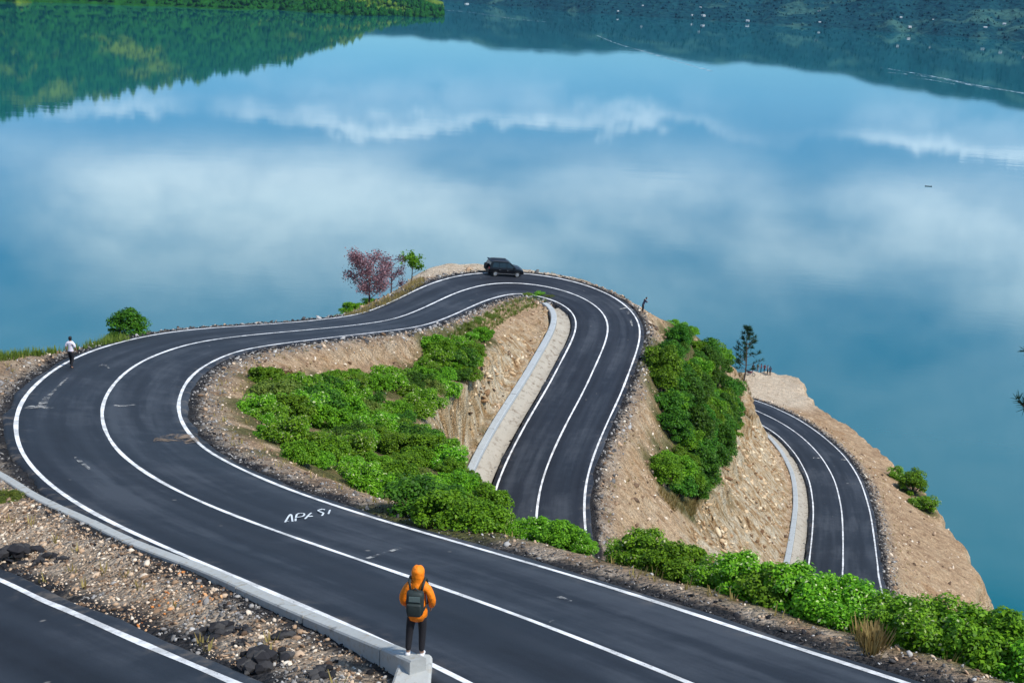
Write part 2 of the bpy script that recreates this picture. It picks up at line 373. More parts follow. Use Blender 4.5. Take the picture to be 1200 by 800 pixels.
# --- membrane between all fixed cells, coarse to fine
def relax(fx, vl, z, it):
    z = np.where(fx, vl, z)
    for _ in range(it):
        p = np.pad(z, 1, mode='edge')
        z = np.where(fx, vl, .25 * (p[:-2, 1:-1] + p[2:, 1:-1] + p[1:-1, :-2] + p[1:-1, 2:]))
    return z
def down(fx, vl, f):
    n0, n1 = -(-NX // f), -(-NY // f)
    w = np.zeros((n0 * f, n1 * f)); v = w.copy(); w[:NX, :NY] = fx; v[:NX, :NY] = vl * fx
    w = w.reshape(n0, f, n1, f).sum((1, 3)); v = v.reshape(n0, f, n1, f).sum((1, 3))
    return w > 0, v / np.maximum(w, 1)
Z = None
for f, it in ((16, 300), (8, 200), (4, 160), (2, 100), (1, 60)):
    fx, vl = down(fixed, val, f) if f > 1 else (fixed, val)
    if Z is None: z0 = np.full(fx.shape, 80.0)
    else: z0 = np.repeat(np.repeat(Z, 2, 0), 2, 1)[:fx.shape[0], :fx.shape[1]]
    Z = relax(fx, vl, z0, it)
for _ in range(3):                                # soften the creases away from the road
    p = np.pad(Z, 1, mode='edge')
    Z = np.where(roadfix, Z, .4 * Z + .15 * (p[:-2, 1:-1] + p[2:, 1:-1] + p[1:-1, :-2] + p[1:-1, 2:]))
away = smooth01(dist, 4.6, 8.0)
sx, sy = np.gradient(Z, GS); steep = np.hypot(sx, sy)
rough = np.clip(.25 + .55 * steep, 0, 1.1)
Z = Z + away * rough * (fbm(XX, YY, 7.0, 11, 3) * .75 + fbm(XX, YY, 1.9, 21, 2) * .42) + smooth01(dist, 4.0, 5.2) * fbm(XX, YY, .9, 31, 1) * .14
sx, sy = np.gradient(Z, GS); steep = np.hypot(sx, sy)
def hz(x, y):
    u = np.clip((np.asarray(x, float) - GX0) / GS, 0, NX - 1.001); v = np.clip((np.asarray(y, float) - GY0) / GS, 0, NY - 1.001)
    i = u.astype(int); j = v.astype(int); fu = u - i; fv = v - j
    return (Z[i, j] * (1 - fu) + Z[i + 1, j] * fu) * (1 - fv) + (Z[i, j + 1] * (1 - fu) + Z[i + 1, j + 1] * fu) * fv
def field(A, x, y):
    return A[np.clip(((np.asarray(x) - GX0) / GS).round().astype(int), 0, NX - 1), np.clip(((np.asarray(y) - GY0) / GS).round().astype(int), 0, NY - 1)]
def hit(px_, py_):
    """first place where a photo pixel's sight line meets the ground"""
    d = ray(px_, py_); t = np.arange(8, 330, .15)
    x, y, z = d[0] * t, d[1] * t, H + d[2] * t
    k = np.nonzero(z < hz(x, y))[0]
    k = k[0] if len(k) else len(t) - 1
    return np.array([x[k], y[k], float(hz(x[k], y[k]))])

# ground cover mask painted where plants stand (leaf litter, weeds), used by the ground material only
cover = np.zeros((NX, NY))
# ------------------------------------------------------------------ plants are laid out first so that the soil under them can be darker with litter
thicket = [(285, 470), (318, 440), (340, 448), (425, 440), (462, 450), (478, 436), (512, 412), (560, 396), (572, 404), (552, 436), (540, 462), (515, 488), (492, 500), (505, 530), (545, 566), (585, 607), (602, 626), (564, 628), (500, 608), (420, 578), (350, 544), (300, 516)]
spur_px = [(776, 412), (806, 402), (845, 418), (862, 450), (858, 480), (862, 510), (846, 550), (826, 580), (800, 590), (776, 566), (784, 530), (776, 480), (770, 440)]
def poly_fill(P, n, dmin, seed):
    r = np.random.default_rng(seed); P = np.array(P, float); out = []; lo, hi = P.min(0), P.max(0)
    for _ in range(n * 60):
        q = lo + r.random(2) * (hi - lo)
        if not in_poly(q[:1], q[1:], P)[0]: continue
        w = hit(*q)
        if all(np.hypot(*(w - o)[:2]) > dmin for o in out): out.append(w)
        if len(out) >= n: break
    return out
THICK = poly_fill(thicket, 100, 1.22, 3)
THICK += poly_fill([(474, 440), (505, 416), (545, 398), (572, 392), (572, 406), (552, 436), (528, 458), (488, 462)], 14, 1.1, 9)
SPUR = poly_fill(spur_px, 70, 1.45, 4)
def pix(P):
    v = np.asarray(P, float) - [0, 0, H]; f = v @ F0; return np.stack([600 + FPX * (v @ RIGHT) / f, 400 - FPX * (v @ UP) / f], -1)
def verge(pxx, r_):
    """ground beyond the far shoulder of the nearest leg, at a photo column"""
    q_ = lateral(RD, -5.6 - .8 * r_, 0, slice(0, S_TURN)); k = int(np.argmin(abs(pix(q_)[:, 0] - pxx) + 1e4 * (q_[:, 1] < 6))); x_, y_ = q_[k, :2]; return np.array([x_, y_, float(hz(x_, y_))])
FRONT = [(verge(a, r_), r_ * 1.12) for a, r_ in ((585, .5), (610, .5), (636, .6), (664, .68), (692, .4), (738, .62), (768, .85), (800, .8), (830, .55), (858, .7), (890, .9), (922, .95), (956, .98), (990, .9), (1016, .5), (1052, .75), (1084, .92), (1120, .95), (1154, .95), (1190, .95), (1222, .9))]
def outer(pxx, off):
    """ground beyond the lake-side edge of the far leg, at a photo column"""
    q_ = lateral(RD, off, 0, slice(S_TURN - 6, S_TIP + 60)); k = int(np.argmin(abs(pix(q_)[:, 0] - pxx))); x_, y_ = q_[k, :2]; return np.array([x_, y_, float(hz(x_, y_))])
RSH = [(hit(a, b), r_) for a, b, r_ in ((1054, 562, 1.5), (1068, 578, 1.8), (1082, 596, 1.6))]
def paint(x, y, r_, s=1.0):
    i0, i1 = int((x - 2 * r_ - GX0) / GS), int((x + 2 * r_ - GX0) / GS) + 2; j0, j1 = int((y - 2 * r_ - GY0) / GS), int((y + 2 * r_ - GY0) / GS) + 2
    i0, j0 = max(i0, 0), max(j0, 0)
    d = np.hypot(XX[i0:i1, j0:j1] - x, YY[i0:i1, j0:j1] - y)
    cover[i0:i1, j0:j1] = np.maximum(cover[i0:i1, j0:j1], s * (1 - smooth01(d, r_ * .8, r_ * 1.5)))
for w in THICK: paint(w[0], w[1], 1.6)
for w in SPUR: paint(w[0], w[1], 2.0)
for w, r_ in FRONT + RSH: paint(w[0], w[1], r_ * 1.1)

# ------------------------------------------------------------------ ground
def ground_material():
    m, g = mat_new('stony_ground')
    pos = g.n('ShaderNodeNewGeometry'); P = pos.outputs['Position']
    nz = g.n('ShaderNodeSeparateXYZ', ins={0: pos.outputs['True Normal']}).outputs[2]
    rdv = g.n('ShaderNodeAttribute', attribute_name='edge').outputs['Fac']
    cov = g.n('ShaderNodeAttribute', attribute_name='cover').outputs['Fac']
    och = g.n('ShaderNodeAttribute', attribute_name='pale').outputs['Fac']
    big = g.noise(.13, 5, .6, P); mid = g.noise(.9, 5, .62, P); fine = g.noise(5.5, 4, .7, P)
    peb = g.voro(7.5, P, 'F1', 'Color'); pebv = g.n('ShaderNodeSeparateColor', ins={0: peb}).outputs[0]
    pd = g.voro(7.5, P)
    soil = g.ramp(g.math('ADD', g.math('MULTIPLY', mid, .65), g.math('MULTIPLY', big, .35)), [(.25, (.11, .078, .052)), (.40, (.34, .22, .13)), (.53, (.50, .345, .21)), (.70, (.66, .51, .34))])
    soil = g.mix(g.math('MULTIPLY', g.sstep(big, .52, .66), .6), soil, (.34, .19, .09))                       # ochre seams
    grey = g.mix(g.sstep(mid, .35, .65), (.14, .125, .11), (.36, .31, .255))
    col = g.mix(g.math('MULTIPLY', g.sstep(rdv, 2.6, .4), g.sstep(mid, .25, .6, .35, .85)), soil, grey)
    snd = g.n('ShaderNodeAttribute', attribute_name='sand').outputs['Fac']
    col = g.mix(g.math('MULTIPLY', snd, g.sstep(mid, .2, .6, .6, 1.0)), col, g.mix(mid, (.54, .42, .29), (.74, .63, .49)))
    tar_shade = g.sstep(g.math('ADD', rdv, g.math('MULTIPLY', mid, 1.4)), 1.5, .95)
    col = g.mix(tar_shade, col, (.035, .034, .036))                                          # spilt asphalt along the slab, widened to paint in the slab edge's shadow
    # cut rock faces: vertical runs of pale and rusty stone
    mp = g.n('ShaderNodeMapping', ins={0: P, 'Scale': (1.3, 1.3, .28)})
    st1 = g.noise(.75, 6, .65, mp.outputs[0], .6)
    mp2 = g.n('ShaderNodeMapping', ins={0: P, 'Scale': (2.6, 2.6, .4)})
    st2 = g.noise(1.0, 5, .7, mp2.outputs[0], .4)
    rock = g.ramp(st1, [(.30, (.16, .080, .035)), (.40, (.52, .31, .14)), (.48, (.74, .54, .32)), (.60, (.90, .77, .56))])
    rock = g.mix(g.math('MULTIPLY', g.sstep(st2, .44, .32), .9), rock, (.10, .055, .030))
    face = g.math('MULTIPLY', g.math('MAXIMUM', g.math('MULTIPLY', g.sstep(nz, .86, .68), g.sstep(och, .0, 1.0, .25, 1.0)), g.math('MULTIPLY', och, .8)), g.sstep(rdv, .3, 1.6))
    col = g.mix(face, col, rock)
    # grass and litter under the plants
    grn = g.mix(fine, (.05, .085, .02), (.16, .13, .05))
    col = g.mix(g.math('MULTIPLY', cov, g.sstep(mid, .25, .55, .5, .95)), col, grn)
    v = g.math('ADD', .68, g.math('MULTIPLY', pebv, g.math('SUBTRACT', .62, g.math('MULTIPLY', face, .3))))
    col = g.n('ShaderNodeVectorMath', operation='SCALE', ins={0: col, 3: v}).outputs[0]
    h = g.math('ADD', g.math('MULTIPLY', g.math('SUBTRACT', 1.0, pd), .5), g.math('ADD', g.math('MULTIPLY', fine, .6), g.math('MULTIPLY', st2, g.math('ADD', 1.0, g.math('MULTIPLY', face, 2.2)))))
    finish(g, col, .92, h, .30, 1.0, .12)
    return m
pale = np.zeros((NX, NY))
cl2 = np.array(px([(470, 470, 27.5), (560, 412, 31), (612, 350, 33.2), (662, 352, 35.2), (640, 430, 36.2), (545, 575, 36.8), (500, 640, 37.0), (470, 560, 26)]))[:, :2]
cl3 = np.array(px([(877, 455, 60), (850, 540, 50), (815, 610, 44.5), (800, 660, 43)]) + [lateral(RD, 5.2, 0)[S_D3A - 16], lateral(RD, 5.6, 0)[S_D3A + 20], lateral(RD, 5.6, 0)[(S_D3A + S_D3B) // 2], lateral(RD, 5.6, 0)[S_D3B - 10]])[:, :2]
pale = np.where(in_poly(XX, YY, cl2) | in_poly(XX, YY, cl3), smooth01(steep, .35, .75), 0.0)
cover *= 1 - .8 * smooth01(steep, .75, 1.25) * (pale > .05)
pale0 = pale.copy()
V = np.stack([XX, YY, Z], -1)
# break up cut faces sideways as well: ledges and clefts
amp = np.clip(steep - .75, 0, 1.2) * smooth01(dist, 6.6, 8.2)
V[..., 0] += amp * (1 + pale0) * fbm(YY * 1.3 + Z * .2, Z * .45, 2.2, 71, 3) * 1.3
V[..., 1] += amp * (1 + pale0) * fbm(XX * 1.4 + Z * .2, Z * .45, 2.2, 81, 3) * 1.0
pad_c = bp(528, 312, 33.0); pale = np.maximum(pale, .0)
for _ in range(3):
    p_ = np.pad(pale, 1, mode='edge'); pale = (p_[:-2, 1:-1] + p_[2:, 1:-1] + p_[1:-1, :-2] + p_[1:-1, 2:] + pale) / 5
idx = np.arange(NX * NY).reshape(NX, NY)
q = np.stack([idx[:-1, :-1], idx[1:, :-1], idx[1:, 1:], idx[:-1, 1:]], -1).reshape(-1, 4)
Vf = V.reshape(-1, 3); q = q[Vf[q, 2].max(1) > -2.5]
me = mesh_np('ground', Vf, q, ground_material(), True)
sand = np.zeros((NX, NY))
for a_, b_, rx_, ry_ in ((bp(532, 312, 32.9), 0, 5.5, 4.0), (bp(508, 318, 32.9), 0, 4.5, 4.5), (bp(560, 311, 33), 0, 4, 3), (bp(905, 452, 66.8), 0, 8, 14), (bp(640, 322, 33.5), 0, 5, 2.5)):
    sand = np.maximum(sand, 1 - smooth01(np.hypot((XX - a_[0]) / rx_, (YY - a_[1]) / ry_), .6, 1.15))
bank = np.vstack([KERB[:, :2] + _Nk * .5, (KERB[:, :2] + _Nk * 7.5)[::-1]])
bk_m = np.where(in_poly(XX, YY, bank) & (dist > 4.6), .62, 0.0)
for _ in range(2):
    p_ = np.pad(bk_m, 1, mode='edge'); bk_m = (p_[:-2, 1:-1] + p_[2:, 1:-1] + p_[1:-1, :-2] + p_[1:-1, 2:] + bk_m) / 5
sand = np.maximum(sand, bk_m * (.75 + .9 * fbm(XX, YY, 3.5, 61, 3)).clip(0, 1.2))
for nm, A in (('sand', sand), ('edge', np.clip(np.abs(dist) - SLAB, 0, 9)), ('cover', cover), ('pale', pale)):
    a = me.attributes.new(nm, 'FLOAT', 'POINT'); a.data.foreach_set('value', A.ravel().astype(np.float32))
tag(obj('ground', me), kind='structure')

# ------------------------------------------------------------------ roads
def asphalt_material():
    m, g = mat_new('asphalt')
    P = g.n('ShaderNodeNewGeometry').outputs['Position']
    uv = g.n('ShaderNodeAttribute', attribute_name='along').outputs['Fac']; la = g.n('ShaderNodeAttribute', attribute_name='across').outputs['Fac']
    cv = g.n('ShaderNodeCombineXYZ', ins={0: g.math('MULTIPLY', uv, .05), 1: g.math('MULTIPLY', la, .9), 2: 0.0}).outputs[0]
    streak = g.noise(1.0, 5, .6, cv, .1)
    big = g.noise(.16, 4, .55, P); fine = g.noise(26, 3, .7, P); mid = g.noise(1.3, 5, .65, P)
    wheel = g.math('ABSOLUTE', g.math('SUBTRACT', g.math('ABSOLUTE', g.math('SUBTRACT', g.math('ABSOLUTE', la), 1.65)), .75))
    f = g.math('ADD', g.math('MULTIPLY', streak, .5), g.math('ADD', g.math('MULTIPLY', big, .35), g.math('MULTIPLY', mid, .15)))
    col = g.ramp(f, [(.37, (.006, .008, .014)), (.5, (.014, .019, .029)), (.60, (.042, .050, .064))])
    col = g.mix(g.math('MULTIPLY', g.sstep(wheel, .38, .0), .25), col, (.034, .041, .054))   # polished wheel tracks
    dust = g.math('MULTIPLY', g.sstep(g.math('ABSOLUTE', la), 2.7, 3.7), g.sstep(mid, .5, .72))
    col = g.mix(g.math('MULTIPLY', dust, .55), col, (.20, .16, .12))
    spots = g.sstep(g.voro(.55, P), .05, .02)
    col = g.mix(g.math('MULTIPLY', spots, .5), col, (.30, .28, .25))
    col = g.n('ShaderNodeVectorMath', operation='SCALE', ins={0: col, 3: g.math('ADD', .72, g.math('MULTIPLY', fine, .55))}).outputs[0]
    finish(g, col, g.math('ADD', .58, g.math('MULTIPLY', big, .3)), g.math('ADD', fine, g.math('MULTIPLY', mid, .5)), .008, .6, .35)
    return m
def paint_material():
    m, g = mat_new('road_paint')
    P = g.n('ShaderNodeNewGeometry').outputs['Position']
    n1 = g.noise(1.1, 5, .65, P); n2 = g.noise(14, 4, .7, P)
    col = g.mix(g.sstep(n1, .42, .62), (.86, .87, .88), (.54, .54, .53))
    col = g.mix(g.math('MULTIPLY', g.sstep(n2, .56, .68), g.sstep(n1, .38, .60)), col, (.16, .17, .18))
    finish(g, col, .6, n2, .004, .4)
    return m
M_ASPH, M_PAINT = asphalt_material(), paint_material()
M_SEAL = simple('bitumen', (.022, .023, .026), .75, .4, 3)
M_CONC = None
def ribbon(P, o0, o1, dz, sl=slice(None)):
    a = lateral(P, o0, dz)[sl]; b = lateral(P, o1, dz)[sl]; n = len(a); i = np.arange(n - 1)
    return np.vstack([a, b]), np.stack([i, n + i, n + i + 1, i + 1], 1)
def road(name, P, seed):
    n = len(P); r = np.random.default_rng(seed)
    wob = lambda s: np.interp(np.arange(n), np.arange(0, n + 4, 4), r.normal(0, s, len(np.arange(0, n + 4, 4))))
    el, er = SLAB + wob(.07), SLAB + wob(.07)
    offs = [(el + .12, -.34), (el, -.05), (el - .1, 0.0), (2.2, .0), (0, .0), (-2.2, .0), (-er + .1, .0), (-er, -.05), (-er - .12, -.34)]
    V = np.vstack([lateral(P, o, dz) for o, dz in offs]); k = len(offs); i = np.arange(n - 1)
    F_ = np.vstack([np.stack([j * n + i, (j + 1) * n + i, (j + 1) * n + i + 1, j * n + i + 1], 1) for j in range(k - 1)])
    me = mesh_np(name, V, F_, M_ASPH)
    s = np.r_[0, np.cumsum(np.hypot(*np.diff(P[:, :2], axis=0).T))]
    a = me.attributes.new('along', 'FLOAT', 'POINT'); a.data.foreach_set('value', np.tile(s, k).astype(np.float32))
    a = me.attributes.new('across', 'FLOAT', 'POINT'); a.data.foreach_set('value', np.concatenate([np.broadcast_to(o, n) for o, _ in offs]).astype(np.float32))
    o = tag(obj(name, me), kind='structure')
    for nm, c in (('edge_line', 3.3), ('centre_line', 0.0), ('edge_line', -3.3)):
        w = .076 + wob(.008)
        obj(nm, mesh_np(nm, *ribbon(P, c + w, c - w, .006), M_PAINT), o)
    return o
ROAD = road('road', RD, 1); ROAD0 = road('road', RD0, 2)
def road_hit(a, b, P=RD):
    """where a photo pixel's sight line meets the road surface"""
    d = ray(a, b); t = np.arange(8, 260, .02); x, y, z = d[0] * t, d[1] * t, H + d[2] * t
    s = field(zr, x, y) + field(bk, x, y) * field(lat, x, y); on = field(dist, x, y) < 4.2
    k = np.nonzero(on & (z < s))[0][0]
    p = np.array([x[k], y[k]]); j = int(np.argmin(((RD[:, :2] - p) ** 2).sum(1))); T, N = frame(RD[max(j - 3, 0):j + 4])
    l = float((p - RD[j, :2]) @ N[min(3, j)]); return np.array([x[k], y[k], RD[j, 2] + RD[j, 3] * l])
# scuffs, dust and chalk on the asphalt: thin patches of powder a few millimetres thick, broken up by noise
def powder(name, col, lo, hi, scale):
    m, g = mat_new(name); P = g.n('ShaderNodeNewGeometry').outputs['Position']
    a = g.sstep(g.noise(scale, 5, .7, P), lo, hi)
    p = g.n('ShaderNodeBsdfDiffuse', ins={0: (*col, 1)}); t = g.n('ShaderNodeBsdfTransparent')
    g.n('ShaderNodeOutputMaterial', ins={0: g.n('ShaderNodeMixShader', ins={0: a, 1: t.outputs[0], 2: p.outputs[0]}).outputs[0]})
    return m
M_DUST = powder('pale_dust', (.50, .50, .48), .42, .72, 2.2); M_MUD = powder('dry_mud', (.22, .17, .13), .40, .62, 2.5); M_CHALK = powder('chalk', (.62, .68, .72), .15, .5, 9)
def stroke(name, pts, w, mat, dz, parent):
    P3 = np.array([road_hit(*p) for p in pts]); P3 = densify(np.c_[P3, np.zeros(len(P3))], .12)[:, :3]
    T, N = frame(np.c_[P3, np.zeros(len(P3))]); n = len(P3)
    ww = np.interp(np.linspace(0, 1, n), np.linspace(0, 1, len(w)), w)[:, None] if hasattr(w, '__len__') else np.full((n, 1), w)
    V = np.vstack([np.c_[P3[:, :2] + N * ww, P3[:, 2] + dz], np.c_[P3[:, :2] - N * ww, P3[:, 2] + dz]]); i = np.arange(n - 1)
    obj(name, mesh_np(name, V, np.stack([i, n + i, n + i + 1, i + 1], 1), mat), parent)
for pts, w in (([(31, 479), (42, 477), (56, 476), (76, 475)], [.12, .3, .16, .06]), ([(46, 477), (53, 468), (60, 460), (70, 450), (80, 441)], [.28, .14, .12, .07, .04]), ([(102, 433), (112, 429), (122, 428), (128, 432)], [.05, .12, .1, .05]),
               ([(132, 472), (138, 476), (148, 475), (158, 474)], [.05, .1, .12, .05]), ([(84, 530), (96, 542), (110, 552)], [.03, .08, .04]), ([(725, 362), (735, 361), (742, 364)], [.08, .2, .08]), ([(735, 364), (738, 372), (741, 382)], [.16, .14, .08]),
               ([(527, 353), (545, 352), (556, 352)], [.05, .16, .08]), ([(953, 536), (963, 537)], .22), ([(984, 538), (994, 539)], .22), ([(992, 566), (1003, 567)], .14), ([(640, 725), (648, 729)], .08), ([(655, 700), (668, 705)], .06), ([(430, 655), (470, 640)], .05)):
    stroke('dust_mark', pts, w, M_DUST, .012, ROAD)
stroke('mud_patch', [(182, 518), (196, 514), (208, 513), (222, 519)], [.1, .5, .7, .4], M_MUD, .011, ROAD)
GL = {'A': [[(0, 0), (.5, 1), (1, 0)], [(.22, .42), (.8, .42)]], 'P': [[(.05, 0), (.05, 1), (.85, .95), (.85, .5), (.05, .42)]], 'S': [[(.9, .85), (.5, 1), (.1, .8), (.5, .5), (.9, .22), (.5, 0), (.05, .12)]], 'I': [[(.3, 0), (.3, 1)]]}
for pts in [[(333 + 12.2 * k + u * 10 + v * 2.6, 612.5 - 2.5 * k - u * 2.2 - v * 7.6) for u, v in st_] for k, ch in enumerate('APASI') for st_ in GL[ch]]:
    stroke('chalk_letter', pts, .026, M_CHALK, .014, ROAD)

# ------------------------------------------------------------------ concrete: kerb wall, head block and the two drains
def concrete_material(name, col, warm, fs=7):
    m, g = mat_new(name); P = g.n('ShaderNodeNewGeometry').outputs['Position']
    n1 = g.noise(.6, 5, .65, P); n2 = g.noise(fs, 5, .7, P)
    c = g.mix(n1, col, tuple(v * .72 for v in col)); c = g.mix(g.sstep(n2, .5, .72), c, warm)
    j = g.sstep(g.noise(2.2, 3, .6, P), .62, .70)
    c = g.mix(g.math('MULTIPLY', j, .55), c, (.10, .095, .085))
    finish(g, c, .85, g.math('ADD', n2, n1), .02, .7, .2); return m
M_CONC = concrete_material('concrete', (.46, .48, .47), (.34, .31, .25)); M_CONC_B = concrete_material('drain_concrete', (.46, .50, .52), (.30, .30, .28)); M_BED = concrete_material('drain_bed', (.44, .40, .33), (.15, .11, .075), 1.6)
def strip_solid(name, prof, mat, parent=None):
    """prof: list of (n,3) rails, closed loop"""
    n = len(prof[0]); k = len(prof); V = np.vstack(prof); i = np.arange(n - 1)
    F_ = [np.stack([j * n + i, ((j + 1) % k) * n + i, ((j + 1) % k) * n + i + 1, j * n + i + 1], 1) for j in range(k)]
    me = mesh_np(name, V, np.vstack(F_), mat); return obj(name, me, parent)
def seg_wall(parent, name, inner, outer, z0, z1, mat, every=6, gap=.02):
    """wall cast in separate lengths: each length is a piece of its own"""
    for a in range(0, len(inner) - 1, every):
        b = min(a + every, len(inner) - 1); 
        if b - a < 2: continue
        I, O = inner[a:b + 1].copy(), outer[a:b + 1].copy()
        for Q_ in (I, O):
            d0 = Q_[1] - Q_[0]; Q_[0] += d0 / np.linalg.norm(d0) * gap; d1 = Q_[-1] - Q_[-2]; Q_[-1] -= d1 / np.linalg.norm(d1) * gap
        jz = random.uniform(-.015, .015)
        up = lambda Q_, z: Q_ + [0, 0, z + (jz if z > 0 else 0)]
        bev = .03; c_ = (I + O) / 2; t = lambda Q_: Q_ + (c_ - Q_) * .18
        rails = [up(I, z0), up(I, z1 - bev), up(t(I), z1), up(t(O), z1), up(O, z1 - bev), up(O, z0)]
        n = len(I); V = np.vstack(rails); k = len(rails); i = np.arange(n - 1)
        F_ = [tuple(x) for j in range(k) for x in np.stack([j * n + i, ((j + 1) % k) * n + i, ((j + 1) % k) * n + i + 1, j * n + i + 1], 1)]
        F_ += [tuple(j * n for j in range(k))[::-1], tuple(j * n + n - 1 for j in range(k))]
        me = bpy.data.meshes.new(name); me.from_pydata([tuple(v) for v in V], [], [tuple(int(z_) for z_ in f) for f in F_]); me.materials.append(mat); me.update()
        obj(name, me, parent)
kerb = empty('kerb_wall', tuple(KERB[len(KERB) // 2])); kerb.location = (0, 0, 0)
tag(kerb, 'low pale concrete kerb wall running beside the near curve below the gravel bank', 'kerb')
seg_wall(kerb, 'kerb_length', KERB, np.c_[KERB[:, :2] + _Nk * .30, KERB[:, 2]], -.5, .18, M_CONC, 6)
def drain(name, side, a, b, o, label):
    d = tag(empty(name), label, 'drain'); n = b - a + 1
    e = .4 * np.sin(np.linspace(0, 9, n))* 0
    sl = slice(a, b + 1)
    # bed: shallow dirty trough between slab and wall
    prof = [lateral(RD, side * (SLAB + .16), -.22, sl), lateral(RD, side * (SLAB + .55), -.30, sl), lateral(RD, side * (o - .75), -.12, sl), lateral(RD, side * (o - .02), .16, sl)]
    V = np.vstack(prof); i = np.arange(n - 1); F_ = np.vstack([np.stack([j * n + i, (j + 1) * n + i, (j + 1) * n + i + 1, j * n + i + 1], 1) for j in range(3)])
    obj('drain_bed', mesh_np('drain_bed', V, F_, M_BED), d)
    seg_wall(d, 'wall_length', lateral(RD, side * o, 0, sl), lateral(RD, side * (o + .58), 0, sl), -.6, .52, M_CONC_B, 8, .015)
drain('drain_channel', -1, S_D2A + 2, S_D2B + 6, 5.32, 'long straight concrete drain under the pale cut face inside the loop')
drain('drain_channel', 1, S_D3A, S_D3B, 5.15, 'curved grey concrete drain below the ochre cliff beside the lowest road')
# head block under the person's feet
hb = bp(487, 774, 10.95); hb2 = bp(468, 812, 10.2)
bm = bmesh.new(); ax = Vector((hb2 - hb)); ax.z = 0; L_ = 1.75; ax.normalize(); sd = Vector((-ax.y, ax.x, 0))
def blk(t, s, z): return bm.verts.new(Vector(hb) + ax * t + sd * s + Vector((0, 0, z)))
ring = []
for t, w, z in ((-.20, .24, .02), (-.16, .265, .0), (.45, .30, -.03), (1.1, .36, -.14), (L_, .45, -.30)):
    ring.append([blk(t, -w, -1.1), blk(t, -w, z - .03), blk(t, -w + .04, z), blk(t, w - .04, z), blk(t, w, z - .03), blk(t, w, -1.1)])
for a_, b_ in zip(ring[:-1], ring[1:]):
    for j in range(5): bm.faces.new((a_[j], a_[j + 1], b_[j + 1], b_[j]))
bm.faces.new(ring[0]); bm.faces.new(ring[-1])
o = bm_obj('concrete_block', bm, M_CONC); tag(o, 'rough grey concrete end block under the feet of the orange jacketed person', 'block')

# ------------------------------------------------------------------ loose stone
def rock_templates(n, sub=1):
    out = []
    for k in range(n):
        bm = bmesh.new(); bmesh.ops.create_icosphere(bm, subdivisions=sub, radius=1.0); r = np.random.default_rng(900 + k)
        sc = np.array([r.uniform(.75, 1.3), r.uniform(.6, 1.1), r.uniform(.45, .8)])
        V = np.array([v.co[:] for v in bm.verts]) ; pl = r.normal(size=(5, 3)); pl /= np.linalg.norm(pl, axis=1)[:, None]
        for p in pl:
            dd = V @ p; c = r.uniform(.45, .8); V = V - np.outer(np.maximum(dd - c, 0), p)
        V = V * sc * (1 + r.normal(0, .05, (len(V), 1)))
        F_ = np.array([[v.index for v in f.verts] for f in bm.faces]); bm.free(); out.append((V, F_))
    return out
RT = rock_templates(8)
def stone_mat(name, stops):
    m, g = mat_new(name); ge = g.n('ShaderNodeNewGeometry')
    c = g.ramp(ge.outputs['Random Per Island'], stops); n = g.noise(9, 4, .65, ge.outputs['Position'])
    c = g.n('ShaderNodeVectorMath', operation='SCALE', ins={0: c, 3: g.math('ADD', .7, g.math('MULTIPLY', n, .6))}).outputs[0]
    finish(g, c, .9, n, .02, .6, .2); return m
M_ST_BEIGE = stone_mat('beige_stone', [(0, (.07, .045, .032)), (.28, (.24, .155, .095)), (.55, (.46, .32, .21)), (.82, (.60, .47, .34)), (1, (.76, .68, .56))])
M_ST_GREY = stone_mat('grey_stone', [(0, (.055, .053, .055)), (.4, (.15, .145, .14)), (.75, (.28, .27, .26)), (1, (.48, .47, .45))])
M_ST_TAR = stone_mat('tar_crumbs', [(0, (.012, .012, .014)), (.6, (.028, .028, .032)), (1, (.07, .068, .066))])
def scatter_rocks(name, pts, size, mat, label, cat, sink=.25):
    Vs, Fs = [], []; off = 0; n = len(pts); r = np.random.default_rng(len(pts))
    which = r.integers(0, len(RT), n); yaw = r.uniform(0, 2 * math.pi, n); tilt = r.normal(0, .35, (n, 2))
    for k in range(len(RT)):
        m_ = which == k; cnt = m_.sum()
        if not cnt: continue
        V0, F0_ = RT[k]; c, s = np.cos(yaw[m_]), np.sin(yaw[m_]); S = size[m_]
        x = V0[:, 0][None] * c[:, None] - V0[:, 1][None] * s[:, None]; y = V0[:, 0][None] * s[:, None] + V0[:, 1][None] * c[:, None]
        z = V0[:, 2][None] + x * tilt[m_, 0:1] + y * tilt[m_, 1:2]
        P_ = pts[m_]; VV = np.stack([P_[:, 0:1] + x * S[:, None], P_[:, 1:2] + y * S[:, None], P_[:, 2:3] + (z + .5 - sink) * S[:, None]], -1)
        Vs.append(VV.reshape(-1, 3)); Fs.append((F0_[None] + (np.arange(cnt) * len(V0))[:, None, None]).reshape(-1, 3) + off); off += cnt * len(V0)
    o = obj(name, mesh_np(name, np.vstack(Vs), np.vstack(Fs), mat))
    return tag(o, label, cat, kind='stuff')
def on_ground(x, y): return np.stack([x, y, hz(x, y)], 1)
r = np.random.default_rng(31)
def shoulder_pts(n, lo, hi, power, sides=(1, -1)):
    k = (r.random(n) ** power * (len(RD) - 60)).astype(int) + 10
    sd_ = r.choice(sides, n); o_ = sd_ * (lo + (hi - lo) * r.random(n) ** 1.6)
    T, N = frame(RD); x = RD[k, 0] + N[k, 0] * o_ + r.normal(0, .1, n); y = RD[k, 1] + N[k, 1] * o_ + r.normal(0, .1, n)
    ok = field(dist, x, y) > SLAB + .1; return x[ok], y[ok]
x, y = shoulder_pts(15000, 3.8, 5.4, 1.35); P_ = on_ground(x, y)
scatter_rocks('gravel', P_, (r.lognormal(-3.1, .5, len(P_)).clip(.02, .2) * np.clip(P_[:, 1] / 60, .55, 1.6)), M_ST_GREY, 'grey gravel strewn along the road shoulders', 'gravel')
